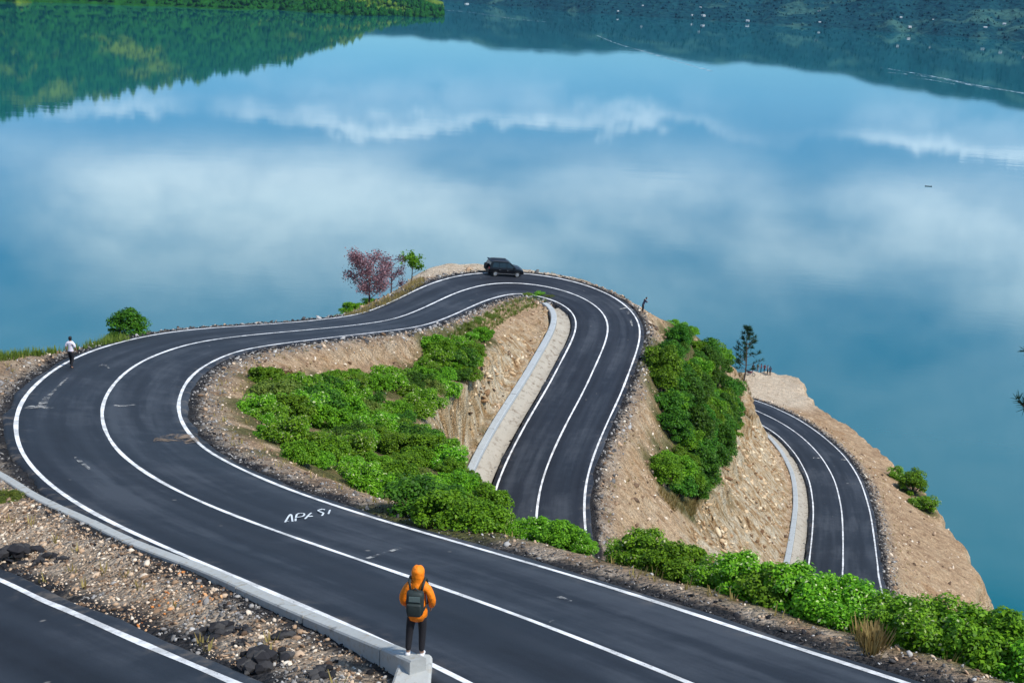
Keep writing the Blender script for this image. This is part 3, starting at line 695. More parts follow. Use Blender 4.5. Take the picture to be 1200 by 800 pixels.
x, y = shoulder_pts(9000, 4.4, 8.0, 1.35); P_ = on_ground(x, y)
scatter_rocks('gravel', P_, (r.lognormal(-3.0, .5, len(P_)).clip(.02, .25) * np.clip(P_[:, 1] / 60, .55, 1.6)), M_ST_BEIGE, 'beige stones strewn beyond the road shoulders', 'gravel')
x, y = shoulder_pts(9000, 3.76, 4.5, 1.5); P_ = on_ground(x, y)
scatter_rocks('asphalt_crumbs', P_, (r.lognormal(-3.1, .5, len(P_)).clip(.02, .16) * np.clip(P_[:, 1] / 60, .6, 1.4)), M_ST_TAR, 'black asphalt crumbs along the edges of the road', 'asphalt')
# the gravel bank between the two nearest roads
n = 52000; u = r.random(n); kk = (u * (len(KERB) - 1)).astype(int); off = .4 + r.random(n) * 11
x = KERB[kk, 0] + _Nk[kk, 0] * off + r.normal(0, .15, n); y = KERB[kk, 1] + _Nk[kk, 1] * off + r.normal(0, .15, n)
ok = (field(dist, x, y) > SLAB + .1) & (x > -36); x, y = x[ok], y[ok]; P_ = on_ground(x, y)
tone = fbm(x, y, 3.0, 5, 3) + .25 * vnoise(x, y, .8, 9)
m_ = tone < .16
scatter_rocks('gravel', P_[m_], r.lognormal(-3.8, .6, m_.sum()).clip(.011, .12), M_ST_BEIGE, 'beige broken stone covering the bank between the nearest two roads', 'gravel', .45)
m_ = ~m_
scatter_rocks('gravel', P_[m_], r.lognormal(-3.8, .55, m_.sum()).clip(.012, .1), M_ST_GREY, 'grey broken stone in patches on the bank between the nearest two roads', 'gravel')
# blocks standing out of cut faces and open slopes
gi = np.argwhere((steep > .45) & (dist > 5.6) & (dist < 14) & (Z > 5) & (YY > 50)); sel = gi[r.integers(0, len(gi), 2600)]
x = XX[sel[:, 0], sel[:, 1]] + r.normal(0, .2, len(sel)); y = YY[sel[:, 0], sel[:, 1]] + r.normal(0, .2, len(sel)); ok = (field(dist, x, y) > 6.7) & (field(pale, x, y) < .25); x, y = x[ok], y[ok]
scatter_rocks('gravel', on_ground(x, y), r.lognormal(-1.9, .5, len(x)).clip(.06, .36), M_ST_BEIGE, 'stones and small blocks lying on the cut slopes', 'gravel', .45)
M_ST_CREAM = stone_mat('cream_stone', [(0, (.13, .07, .035)), (.25, (.34, .21, .11)), (.5, (.52, .37, .22)), (.8, (.62, .48, .31)), (1, (.72, .60, .42))])
gi = np.argwhere((pale > .6) & (dist > 6.9) & (cover < .4)); sel = gi[r.integers(0, len(gi), 1400)]
x = XX[sel[:, 0], sel[:, 1]] + r.normal(0, .25, len(sel)); y = YY[sel[:, 0], sel[:, 1]] + r.normal(0, .25, len(sel)); ok = field(dist, x, y) > 6.8; x, y = x[ok], y[ok]
scatter_rocks('rock_blocks', on_ground(x, y), r.lognormal(-1.75, .5, len(x)).clip(.08, .55), M_ST_CREAM, 'pale broken rock standing out of the cut faces', 'rock', .78)
# lumps of dumped asphalt
def lump_mesh(seed, mat):
    bm = bmesh.new(); rr = np.random.default_rng(seed)
    for k in range(26):
        a_ = rr.uniform(0, 6.28); d_ = rr.random() ** .7; s_ = rr.uniform(.16, .34) * (1.15 - .5 * d_)
        V0, F0_ = RT[rr.integers(0, len(RT))]
        c_ = np.array([math.cos(a_) * d_, math.sin(a_) * d_ * .7, .42 * (1 - d_ ** 1.5) + .02])
        vs_ = [bm.verts.new(Vector(v * s_ * np.array([1, 1, 1.2]) + c_)) for v in V0]
        for f in F0_: bm.faces.new([vs_[i_] for i_ in f])
    return bm_mesh('asphalt_lump', bm, mat)
LUMPS = [lump_mesh(s_, M_ST_TAR) for s_ in (1, 2, 3)]
for k, (a_, b_, s_, lab) in enumerate(((22, 655, 1.0, 'large black heap of dumped asphalt at the left edge of the gravel bank'), (54, 657, .5, 'small black asphalt lump just right of the large heap on the left'), (75, 656, .33, 'smallest black asphalt lump at the right end of the left heap'),
        (256, 742, .62, 'round black asphalt lump in the middle of the gravel bank'), (287, 741, .36, 'small black asphalt lump right beside the round lump on the bank'), (333, 748, .42, 'lone black asphalt lump on the bank toward the concrete block'),
        (308, 781, .8, 'broad black asphalt heap at the bottom of the gravel bank'), (286, 755, .34, 'small black asphalt lump between the round lump and the bottom heap'), (375, 793, .5, 'black asphalt lump at the bottom edge left of the concrete block'))):
    w = hit(a_, b_); o = obj('asphalt_lump', LUMPS[k % 3]); o.location = w - [0, 0, .04]; o.scale = (s_ * .85, s_ * .85, s_ * .62); o.rotation_euler = (0, 0, k * 1.3)
    tag(o, lab, 'asphalt lump', 'dumped asphalt lumps on the gravel bank')
M_ST_RUST = stone_mat('rusty_stone', [(0, (.30, .10, .03)), (.5, (.62, .24, .07)), (1, (.70, .42, .22))])
w = hit(207, 697); n = 45; x = w[0] + r.normal(0, .42, n) + np.linspace(-.3, .5, n); y = w[1] + r.normal(0, .75, n) - np.linspace(-.3, .5, n)
scatter_rocks('gravel', on_ground(x, y), r.lognormal(-3.4, .4, n).clip(.02, .09), M_ST_RUST, 'patch of rusty orange stones on the gravel bank', 'gravel')

# ------------------------------------------------------------------ lake
def lake_material():
    m, g = mat_new('lake_water'); ge = g.n('ShaderNodeNewGeometry'); P = ge.outputs['Position']
    n1 = g.noise(.006, 4, .55, P); n2 = g.noise(.35, 3, .6, P)
    mp = g.n('ShaderNodeMapping', ins={0: P, 'Scale': (.5, 1.0, 1.0), 'Rotation': (0, 0, .3)})
    n3 = g.noise(.06, 4, .6, mp.outputs[0])
    col = g.mix(n1, (.003, .098, .125), (.005, .135, .165))
    patch = g.sstep(g.noise(.0035, 3, .5, P), .52, .68)
    h = g.math('ADD', g.math('MULTIPLY', n2, .12), g.math('MULTIPLY', n3, g.math('ADD', .35, g.math('MULTIPLY', patch, .9))))
    b = g.n('ShaderNodeBump', ins={'Height': h, 'Distance': .10, 'Strength': .4})
    p = g.n('ShaderNodeBsdfPrincipled', ins={'Base Color': col, 'Roughness': .022, 'IOR': 1.58, 'Normal': b.outputs[0]})
    g.n('ShaderNodeOutputMaterial', ins={0: p.outputs[0]}); return m
LK = 8600
tag(obj('lake', mesh_np('lake', np.array([[-LK, -400, 0], [LK, -400, 0], [LK, LK, 0], [-LK, LK, 0]], float), np.array([[0, 1, 2, 3]]), lake_material())), kind='structure')

# ------------------------------------------------------------------ far shores
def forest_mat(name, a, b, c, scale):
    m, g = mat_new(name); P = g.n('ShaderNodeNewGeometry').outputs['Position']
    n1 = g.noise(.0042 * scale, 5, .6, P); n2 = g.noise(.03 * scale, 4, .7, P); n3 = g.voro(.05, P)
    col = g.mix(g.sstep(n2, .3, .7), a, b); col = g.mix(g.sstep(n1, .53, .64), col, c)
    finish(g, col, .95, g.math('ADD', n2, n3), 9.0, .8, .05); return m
def hill(name, az0, az1, shore, ridge, depth, mat, seed, n=260, m=70):
    """shore/ridge: (azimuth deg, metres) tables -> hillside rising from the waterline"""
    az = np.linspace(az0, az1, n); sr = np.interp(az, *zip(*shore)); rg = np.interp(az, *zip(*ridge)); t = np.linspace(0, 1.8, m)
    A, T_ = np.meshgrid(np.radians(az), t, indexing='ij'); Rr_ = sr[:, None] + T_ * depth
    Rr_ = Rr_ + fbm(A * 900, T_ * 0 + 3, 22, seed, 3) * 160 * 1.0
    x, y = Rr_ * np.sin(A), Rr_ * np.cos(A)
    prof = np.where(T_ <= 1, .04 * np.minimum(T_ * 12, 1) + .96 * smooth01(T_, -.25, 1.0) - .96 * smooth01(np.array(0.), -.25, 1.0) * (1 - T_), 1.0)
    prof = prof * np.where(T_ > 1, 1 - .35 * (T_ - 1) ** 2, 1)
    z = -3 + rg[:, None] * prof * (1 + .35 * fbm(x, y, 900, seed + 7, 5) * smooth01(T_, .02, .5)) + fbm(x, y, 160, seed + 9, 3) * 26 * smooth01(T_, .02, .2)
    z[:, 0] = -4
    i = np.arange(n * m).reshape(n, m); q_ = np.stack([i[:-1, :-1], i[:-1, 1:], i[1:, 1:], i[1:, :-1]], -1).reshape(-1, 4)
    tag(obj(name, mesh_np(name, np.stack([x, y, z], -1).reshape(-1, 3), q_, mat, True)), kind='structure')
    return az, t, x, y, z
M_FOR_G = forest_mat('green_forest', (.006, .046, .007), (.016, .100, .010), (.11, .18, .018), 1.0)
M_FOR_B = forest_mat('far_forest', (.003, .034, .052), (.010, .062, .075), (.04, .11, .10), 1.3)  # cloud shade and haze put into the forest colour as dark blue
LH = hill('hill', -42, -3.6, [(-42, 3000), (-22, 3500), (-14, 3560), (-8, 3480), (-5, 3420), (-3.6, 3420)], [(-42, 620), (-26, 450), (-21.8, 370), (-18, 300), (-14, 235), (-10, 160), (-6.5, 62), (-4.6, 26), (-3.6, 6)], 900, M_FOR_G, 100)
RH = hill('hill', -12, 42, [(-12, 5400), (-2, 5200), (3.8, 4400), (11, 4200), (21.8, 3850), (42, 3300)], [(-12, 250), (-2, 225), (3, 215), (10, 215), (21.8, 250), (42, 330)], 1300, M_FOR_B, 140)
def tiny_trees(name, HF, n, tmax, hmin, hmax, mat, label, seed, ridge=False):
    """crowns of the far wood: lumpy eight-sided crowns, one object"""
    az, t, x, y, z = HF; rr = np.random.default_rng(seed); i = rr.integers(0, len(az) - 1, n); j = rr.integers(1, max(2, np.searchsorted(t, tmax)), n)
    if ridge: j = np.searchsorted(t, 1.0) + rr.integers(-3, 1, n)
    f, h_ = rr.random(n), rr.random(n)
    bx = x[i, j] * (1 - f) + x[i + 1, j] * f; by = y[i, j] * (1 - f) + y[i + 1, j] * f; bz = z[i, j] * (1 - f) + z[i + 1, j] * f
    Ht = hmin + (hmax - hmin) * rr.random(n) ** 1.6; Wd = Ht * rr.uniform(.25, .55, n)
    Vs, k = [], 6
    for lv, wv in ((0.0, .55), (.35, 1.0), (.7, .7), (1.0, .06)):
        for a_ in range(k):
            th = a_ * 2 * math.pi / k + lv * 1.3; jit = rr.uniform(.75, 1.25, n)
            Vs.append(np.stack([bx + np.cos(th) * Wd * wv * jit, by + np.sin(th) * Wd * wv * jit, bz - 1 + Ht * lv], -1))
    V = np.stack(Vs, 1).reshape(-1, 3); base = (np.arange(n) * 4 * k)[:, None]
    F_ = np.vstack([base + np.array([l * k + a_, l * k + (a_ + 1) % k, (l + 1) * k + (a_ + 1) % k, (l + 1) * k + a_])[None] for l in range(3) for a_ in range(k)])
    tag(obj(name, mesh_np(name, V, F_, mat)), label, 'forest', kind='stuff')
tiny_trees('far_forest', LH, 9000, 1.0, 6, 20, M_FOR_G, 'dark green wood covering the far hillside at upper left', 5)
tiny_trees('ridge_trees', LH, 420, 1, 12, 34, M_FOR_G, 'row of tall trees along the ridge of the left hill', 6, True)
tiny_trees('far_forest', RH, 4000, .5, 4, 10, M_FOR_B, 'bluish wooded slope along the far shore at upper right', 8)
# white houses on the far shore
M_WALLW = simple('white_wall', (.50, .52, .52), .8); M_ROOFR = simple('metal_roof', (.42, .44, .46), .5)
def house_proto():
    root = empty('house'); bm = bmesh.new(); bm_box(bm, (0, 0, 2.6), (11, 8, 5.2)); bm_obj('wall', bm, M_WALLW, root)
    bm = bmesh.new(); v = [bm.verts.new(c) for c in ((-6, -4.6, 5.0), (6, -4.6, 5.0), (6, 4.6, 5.0), (-6, 4.6, 5.0), (-6, 0, 7.6), (6, 0, 7.6))]
    for f in ((0, 1, 5, 4), (2, 3, 4, 5), (0, 4, 3), (1, 2, 5), (3, 2, 1, 0)): bm.faces.new([v[a_] for a_ in f])
    bm_obj('roof', bm, M_ROOFR, root)
    bm = bmesh.new(); bm_box(bm, (0, -4.03, 1.2), (1.6, .1, 2.4)); bm_obj('door', bm, M_SEAL, root)
    return root
hp = house_proto(); az, t, hx, hy, hzz = RH; rr = np.random.default_rng(77); first = True
for k in range(20):
    a_ = rr.choice([rr.uniform(3, 22.5), rr.normal(7.5, 1.4), rr.normal(18.5, 1.6)]); i = int(np.argmin(abs(az - a_))); j = int(rr.choice([1, 2, 2, 3, 5, 7]))
    o = hp if first else copy_tree(hp); first = False
    o.location = (hx[i, j] + rr.uniform(-30, 30), hy[i, j], hzz[i, j] - .5); o.rotation_euler = (0, 0, rr.uniform(-.6, .6)); s_ = rr.uniform(.5, 1.0); o.scale = (s_, s_, s_)
    tag(o, 'tiny white house among trees on the far lakeshore', 'house', 'white houses on the far shore')

# ------------------------------------------------------------------ vegetation
def leaf_mat(name, dark, light, tip=None, trans=.35):
    m, g = mat_new(name); ge = g.n('ShaderNodeNewGeometry'); oi = g.n('ShaderNodeObjectInfo')
    rv = g.math('FRACT', g.math('ADD', ge.outputs['Random Per Island'], g.math('MULTIPLY', oi.outputs['Random'], 3.7)))
    c = g.mix(rv, dark, light)
    if tip: c = g.mix(g.sstep(rv, .93, .97), c, tip)
    hs = g.n('ShaderNodeHueSaturation', ins={'Hue': g.math('ADD', .485, g.math('MULTIPLY', oi.outputs['Random'], .03)), 'Value': g.math('ADD', .72, g.math('MULTIPLY', oi.outputs['Random'], .55)), 'Color': c})
    d = g.n('ShaderNodeBsdfPrincipled', ins={'Base Color': hs.outputs[0], 'Roughness': .55, 'Specular IOR Level': .25})
    tl = g.n('ShaderNodeBsdfTranslucent', ins={0: hs.outputs[0]})
    g.n('ShaderNodeOutputMaterial', ins={0: g.n('ShaderNodeMixShader', ins={0: trans, 1: d.outputs[0], 2: tl.outputs[0]}).outputs[0]}); return m
M_LEAF = leaf_mat('shrub_leaf', (.040, .130, .005), (.205, .42, .016)); M_LEAF_L = leaf_mat('bright_leaf', (.050, .165, .005), (.25, .50, .020), (.58, .62, .32))
M_LEAF_D = leaf_mat('dark_leaf', (.018, .080, .006), (.095, .250, .014)); M_LEAF_Y = leaf_mat('yellow_green_leaf', (.09, .15, .02), (.20, .26, .04)); M_LEAF_R = leaf_mat('dusty_red_leaf', (.13, .065, .08), (.36, .20, .23), None, .25)
M_LEAF_BR = leaf_mat('withered_leaf', (.10, .05, .02), (.24, .13, .05)); M_DRY = leaf_mat('dry_grass', (.20, .14, .05), (.38, .29, .11)); M_PINE = leaf_mat('pine_needle', (.012, .045, .020), (.035, .095, .036), None, .15); M_BARK = simple('bark', (.10, .075, .058), .95, .35, 6); M_BARK_R = simple('dark_bark', (.085, .055, .055), .95, .35, 6)
def leaf_quads(cen, nrm, size, rr, asp=.55):
    n = len(cen); t = rr.normal(size=(n, 3)); t -= nrm * (t * nrm).sum(1)[:, None]; t /= np.linalg.norm(t, axis=1)[:, None] + 1e-9
    b = np.cross(nrm, t); s = size[:, None]; bend = nrm * s * .18
    V = np.stack([cen - t * s, cen - b * s * asp + bend, cen + t * s, cen + b * s * asp + bend], 1).reshape(-1, 3)
    return V, np.arange(n * 4).reshape(n, 4)
def bush_parts(seed, n, ls, hgt=1.0, clumps=38, loose=.55, flat=.85):
    """unit bush (radius about 1): leaves on many uneven clumps, thin stems reaching them"""
    rr = np.random.default_rng(seed); ph = rr.uniform(0, 6.283, clumps); rad = rr.random(clumps) ** .55 * .85; zt = rr.random(clumps)
    cc = np.stack([np.cos(ph) * rad, np.sin(ph) * rad, hgt * (.22 + (.78 * zt) * np.sqrt(np.maximum(1 - (rad * .9) ** 2, .05)))], 1); cr_ = rr.uniform(.14, .36, clumps)
    k = rr.integers(0, clumps, n); d = rr.normal(size=(n, 3)); d /= np.linalg.norm(d, axis=1)[:, None]; d[:, 2] = np.where(d[:, 2] < -.3, -d[:, 2], d[:, 2])
    rr_ = cr_[k] * (1 - loose * rr.random(n) ** 2 + .25 * rr.random(n) ** 6); cen = cc[k] + d * rr_[:, None] * np.array([1, 1, flat]); cen[:, 2] = np.maximum(cen[:, 2], .02)
    nr = d * .6 + np.array([0, 0, .7]) + rr.normal(0, .45, (n, 3)); nr /= np.linalg.norm(nr, axis=1)[:, None]
    V, F_ = leaf_quads(cen, nr, ls * rr.uniform(.6, 1.35, n), rr)
    bm = bmesh.new()
    for i in range(0, clumps, 3):
        p = cc[i]; bm_tube(bm, [(p[0] * .12, p[1] * .12, -.15), (p[0] * .45, p[1] * .45, p[2] * .5), tuple(p)], [.035, .024, .01], 5)
    return V, F_, bm
def bush_proto(name, seed, n, ls, mat, **kw):
    V, F_, bm = bush_parts(seed, n, ls, **kw); return mesh_np(name, V, F_, mat), bm_mesh('stems', bm, M_BARK)
PROTO = {}
for key, args in {'shrubA': (1, 6500, .058, M_LEAF), 'shrubB': (2, 6500, .054, M_LEAF_L), 'shrubC': (3, 5000, .062, M_LEAF_D), 'shrubY': (4, 4200, .058, M_LEAF_Y), 'shrubBR': (14, 1800, .08, M_LEAF_BR), 'frontA': (5, 12000, .044, M_LEAF_L), 'frontB': (6, 12000, .042, M_LEAF_L), 'frontC': (7, 11000, .048, M_LEAF)}.items():
    PROTO[key] = bush_proto('foliage', *args, hgt=1.15 if key[0] == 'f' else 1.0)
PROTO['tallA'] = bush_proto('foliage', 8, 8000, .056, M_LEAF_D, hgt=1.8, clumps=46); PROTO['tallB'] = bush_proto('foliage', 9, 8000, .056, M_LEAF, hgt=1.6, clumps=46)
PROTO['cone'] = None
def plant(name, key, loc, s_, label, cat, group=None, rz=None, zs=1.0):
    root = empty(name, tuple(loc), random.uniform(0, 6.28) if rz is None else rz); root.scale = (s_, s_, s_ * zs)
    f, st_ = PROTO[key]; obj('foliage', f, root); obj('stems', st_, root)
    return tag(root, label, cat, group)
def where_in(w):
    a_, b_ = pix(w)
    if a_ > 462 and b_ < 468: return 'in the upper strip above the cut face'
    if b_ > 560: return 'in the tail of the thicket by the near road'
    if a_ < 350: return 'on the left flank of the thicket by the bend'
    return 'in the far half of the thicket' if b_ < 492 else 'in the near half of the thicket'
for k, w in enumerate(THICK):
    key = ['shrubA', 'shrubB', 'shrubA', 'shrubC', 'shrubB', 'shrubA', 'shrubY' if k % 3 == 0 else 'shrubB'][k % 7]
    s_ = random.choice([.75, .95, 1.1, 1.25, 1.45]) * random.uniform(.9, 1.1) * (1.0 if w[1] > 62 else .85)
    plant('shrub', key, w - [0, 0, .1], s_, {'shrubA': 'green', 'shrubB': 'bright green', 'shrubC': 'dark green', 'shrubY': 'yellowish green'}[key] + ' shrub inside the loop, ' + where_in(w), 'shrub', 'shrubs of the thicket inside the loop', zs=random.uniform(.8, 1.15))
for k, w in enumerate(SPUR):
    plant('shrub', ['tallA', 'tallB', 'shrubC', 'tallA', 'shrubA'][k % 5], w - [0, 0, .2], random.uniform(1.35, 2.1), ('taller ' if k % 5 in (0, 1, 3) else 'lower ') + 'green shrub in the spur thicket, ' + ('at the top by the skyline' if pix(w)[1] < 435 else 'at the bottom above the bare slope' if pix(w)[1] > 535 else 'in the middle of the slope'), 'shrub', 'shrubs of the thicket on the spur', zs=random.uniform(.85, 1.2))
ORD = ['leftmost'] + [q_ + ' from the left' for q_ in 'second third fourth fifth sixth seventh eighth ninth tenth eleventh twelfth thirteenth fourteenth fifteenth sixteenth seventeenth eighteenth nineteenth twentieth'.split()] + ['rightmost']
for k, (w, r_) in enumerate(FRONT):
    plant('shrub', ['frontA', 'frontB', 'frontA', 'frontC'][k % 4], w - [0, 0, .15], r_, 'bright green bush, ' + ORD[k] + ' in the row along the nearest road', 'shrub', 'bushes along the nearest road shoulder', zs=random.uniform(.95, 1.15))
for k, (w, r_) in enumerate(RSH):
    plant('shrub', ['shrubB', 'tallB', 'shrubB'][k], w - [0, 0, .3], r_ * 1.2, ['upper green shrub of three on the bare slope above the water at right', 'middle green shrub of three on the bare slope above the water at right', 'lowest green shrub of three on the bare slope above the water at right'][k], 'shrub', 'shrubs on the bare right slope')
for a_, b_, s_, key, lab, zs in ((390, 486, 1.15, 'shrubBR', 'withered brown shrub in the middle of the thicket inside the loop', 1.0), (335, 446, .9, 'shrubBR', 'withered low shrub at the upper left of the thicket', .7), (136, -5.1, .9, 'tallA', 'small dark shrub left of the tall bushy shrub on the left shore edge', .7), (170, -5.0, .85, 'shrubA', 'low green shrub directly right of the tall bushy shrub at the left edge', .8), (192, -5.0, .8, 'shrubB', 'low green shrub by the pale stone on the left road edge', .8), (75, -6.0, .75, 'shrubC', 'little dark bush on the crest behind the walker in white', 1.1),
        (242, -5.0, .7, 'shrubB', 'low green shrub on the edge beyond the far left stretch of road', .7), (34, -6.8, .95, 'shrubY', 'yellow green weeds on the crest at the left picture edge', .6), (8, -7.4, 1.1, 'shrubY', 'yellow green weed clump cut by the left picture edge', .7), (54, -6.4, .9, 'shrubA', 'green weed clump left of the little dark bush on the crest', .6),
        (402, -6.5, 1.2, 'shrubY', 'low yellowish bush at the foot of the promontory slope', .6), (416, -7.0, 1.5, 'shrubA', 'round green bush below the bare red tree', .75), (436, -7.2, 1.2, 'shrubB', 'green bush right at the foot of the red tree', .7), (384, -6.0, .8, 'shrubC', 'small dark bush at the left end of the promontory', .8),
        (614, 346, .9, 'shrubY', 'low weeds at the left of the loop tip beside the drain head', .4), (628, 346, 1.0, 'shrubB', 'low green weeds at the tip inside the hairpin', .4), (642, 348, .8, 'shrubY', 'low weeds at the right of the loop tip beside the drain head', .4),
        (560, 376, .8, 'shrubY', 'pale green weeds on the ridge inside the loop', .5), (575, 372, .7, 'shrubY', 'upper pale green weeds near the loop tip', .5), (548, 384, .9, 'shrubY', 'lower pale green weeds on the ridge inside the loop', .5), (480, 376, .0, 'shrubY', '', .5),
        (793, 384, 1.2, 'shrubB', 'low green bush on the skyline above the spur thicket', .7), (808, 393, 1.3, 'shrubA', 'low green bush on the skyline near the top of the spur thicket', .8), (240, 664, .22, 'frontA', 'tiny green weed growing at the kerb wall', .8), (795, 574, 1.3, 'shrubC', 'drooping green bush at the bottom of the spur thicket', .8),
        (12, 584, .5, 'shrubY', 'yellow green weeds beside the kerb wall at the left edge', .45)):
    if s_ > 0: plant('shrub', key, (outer(a_, -b_) if b_ < 0 else hit(a_, b_)) - [0, 0, .08], s_, lab, 'shrub', None, zs=zs)

def limb_tree(name, loc, hgt, spread, seed, leaves, ls, leafm, barkm, label, bare=.3, shape='round', cat='tree', levels=2, nb=9):
    """trunk with forking limbs and twigs, leaves gathered at the twig ends"""
    rr = np.random.default_rng(seed); root = tag(empty(name, tuple(loc)), label, cat); bm = bmesh.new(); tips = []
    lean = rr.normal(0, .03, 2); tr = [(lean[0] * z * hgt, lean[1] * z * hgt, z * hgt) for z in np.linspace(-.05, .86, 6)]
    bm_tube(bm, tr, list(np.linspace(hgt * .022, hgt * .006, 6)), 7); tips.append(np.array(tr[-1]))
    for k in range(nb):
        f = bare + (1 - bare) * (k + rr.random()) / nb * .9; p = np.array([np.interp(f * .9, np.linspace(-.05, .86, 6), [q_[i_] for q_ in tr]) for i_ in range(3)]); a_ = k * 2.4 + rr.normal(0, .3)
        if shape == 'round': L = spread * (1.0 - .45 * abs(f - .5)) * rr.uniform(.75, 1.1); up = rr.uniform(.5, 1.0)
        else: L = spread * (1.08 - f) * rr.uniform(.7, 1.1); up = rr.uniform(.1, .5)
        e = p + np.array([math.cos(a_) * L, math.sin(a_) * L, L * up]); mid_ = (p + e) / 2 + rr.normal(0, .06 * L, 3) - [0, 0, .06 * L]
        bm_tube(bm, [tuple(p), tuple(mid_), tuple(e)], [hgt * .0085, hgt * .006, hgt * .0025], 5); tips.append(e)
        for _ in range(5 if levels > 1 else 2):
            q0 = mid_ + (e - mid_) * rr.uniform(0, 1); q1 = q0 + (rr.normal(0, .3, 3) + [0, 0, .18]) * L * .75
            bm_tube(bm, [tuple(q0), tuple((q0 + q1) / 2 + rr.normal(0, .03 * L, 3)), tuple(q1)], [hgt * .004, hgt * .003, hgt * .0015], 4); tips.append(q1); tips.append((q0 + q1) / 2)
    bm_obj('trunk', bm, barkm, root)
    tips = np.array(tips); k = rr.integers(0, len(tips), leaves); cen = tips[k] + rr.normal(0, 1, (leaves, 3)) * spread * np.array([.13, .13, .12]); d = rr.normal(0, 1, (leaves, 3)) + [0, 0, .5]; d /= np.linalg.norm(d, axis=1)[:, None]
    V, F_ = leaf_quads(cen, d, ls * rr.uniform(.6, 1.3, leaves), rr); obj('crown', mesh_np('crown', V, F_, leafm), root); return root
w = outer(432, 6.8); limb_tree('tree', w - [0, 0, .2], 5.2, 2.25, 11, 7000, .10, M_LEAF_R, M_BARK_R, 'sparse tree with dusty red leaves and bare branches on the promontory', .16, nb=13)
w = outer(458, 6.6); limb_tree('tree', w - [0, 0, .2], 4.0, 1.5, 12, 1500, .09, M_LEAF_R, M_BARK_R, 'slim bare reddish sapling between the red tree and the green tree', .2, nb=9)
w = outer(481, 6.4); limb_tree('tree', w - [0, 0, .2], 3.4, 1.3, 13, 1100, .13, M_LEAF, M_BARK, 'small green tree right of the red tree on the promontory', .3, nb=8)
plant('shrub', 'tallA', outer(152, 5.1) - [0, 0, .1], 1.5, 'tall bushy dark green shrub standing alone on the left shore edge', 'shrub', zs=.95)
def pine(name, loc, hgt, seed, label, whorls=9, spread=2.4, start=.28, side=None, dens=26, nl=.20):
    rr = np.random.default_rng(seed); root = tag(empty(name, tuple(loc)), label, 'pine tree'); bm = bmesh.new()
    tr = [(.02 * hgt * math.sin(z * 5), 0.012 * hgt * math.cos(z * 4), z * hgt) for z in np.linspace(-.03, 1, 9)]
    bm_tube(bm, tr, list(np.linspace(hgt * .016, hgt * .003, 9)), 7); cen, dirs = [], []
    for k in range(whorls):
        f = start + (1 - start) * (k + .3) / whorls; p = np.array([np.interp(f, np.linspace(-.03, 1, 9), [q_[i_] for q_ in tr]) for i_ in range(3)])
        for b_ in range(int(rr.integers(3, 6))):
            a_ = rr.uniform(0, 6.283); L = spread * (1.1 - f) ** .8 * rr.uniform(.5, 1.15)
            e = p + np.array([math.cos(a_) * L, math.sin(a_) * L, L * rr.uniform(.25, .6)]); m_ = (p + e) / 2 - [0, 0, .08 * L]
            bm_tube(bm, [tuple(p), tuple(m_), tuple(e)], [hgt * .0045, hgt * .003, hgt * .0015], 5)
            for s_ in range(dens):
                t_ = .35 + .65 * rr.random() ** .6; q_ = (1 - t_) ** 2 * p + 2 * t_ * (1 - t_) * m_ + t_ ** 2 * e; dv = (e - p) / L * .7 + rr.normal(0, .55, 3) + [0, 0, .45]; dv /= np.linalg.norm(dv); cen.append(q_ + dv * .12); dirs.append(dv)
    for s_ in range(dens * 2): dv = rr.normal(0, .5, 3) + [0, 0, 1]; dv /= np.linalg.norm(dv); cen.append(np.array(tr[-1]) - [0, 0, rr.random() * hgt * .08] + dv * .1); dirs.append(dv)
    bm_obj('trunk', bm, M_BARK, root); cen = np.array(cen); dirs = np.array(dirs); n = len(cen)
    # needle tufts: five thin blades fanned about each shoot
    Vs, Fs = [], []
    for b_ in range(5):
        d = dirs + rr.normal(0, .33, (n, 3)); d /= np.linalg.norm(d, axis=1)[:, None]; sdv = np.cross(d, rr.normal(size=(n, 3))); sdv /= np.linalg.norm(sdv, axis=1)[:, None]; L = nl * rr.uniform(.7, 1.3, (n, 1)); wd = nl * .10
        Vs.append(np.stack([cen - sdv * wd, cen + sdv * wd, cen + d * L * 1.6 + sdv * wd * .3, cen + d * L * 1.6 - sdv * wd * .3], 1).reshape(-1, 3))
    V = np.vstack(Vs); obj('crown', mesh_np('crown', V, np.arange(len(V)).reshape(-1, 4), M_PINE), root); return root
pine('pine_tree', hit(871, 450) - [0, 0, .3], 10.5, 21, 'slender young pine on the end of the spur beside the group of people', 10, 3.3, .26, dens=13, nl=.36)
w = bp(1226, 560, 15.0); w[2] = float(hz(w[0], w[1])) - .2
top_z = bp(1232, 340, 1.0); top_z = H - np.hypot(w[0], w[1]) / np.hypot(top_z[0], top_z[1])
pine('pine_tree', w, top_z - w[2], 23, 'pine whose needle tips reach in at the right picture edge', 8, 2.6, .78, dens=16, nl=.15)

# dry grass and weeds nobody could count
def grass(name, pts, hgt, mat, label, blades=9):
    rr = np.random.default_rng(len(pts)); n = len(pts); Vs = []
    for b_ in range(blades):
        a_ = rr.uniform(0, 6.283, n); d = np.stack([np.cos(a_), np.sin(a_), np.zeros(n)], 1); ln = rr.uniform(.2, .9, n)[:, None]; hh = (hgt * rr.uniform(.5, 1.2, n))[:, None]; sdv = np.stack([-d[:, 1], d[:, 0], np.zeros(n)], 1) * .018 * (1 + hgt)
        base = pts + d * rr.uniform(0, .18, n)[:, None]; tip = base + d * ln * hh * .6 + np.array([0, 0, 1]) * hh
        Vs.append(np.stack([base - sdv, base + sdv, tip + sdv * .2, tip - sdv * .2], 1).reshape(-1, 3))
    V = np.vstack(Vs); return tag(obj(name, mesh_np(name, V, np.arange(len(V)).reshape(-1, 4), mat)), label, 'grass', kind='stuff')
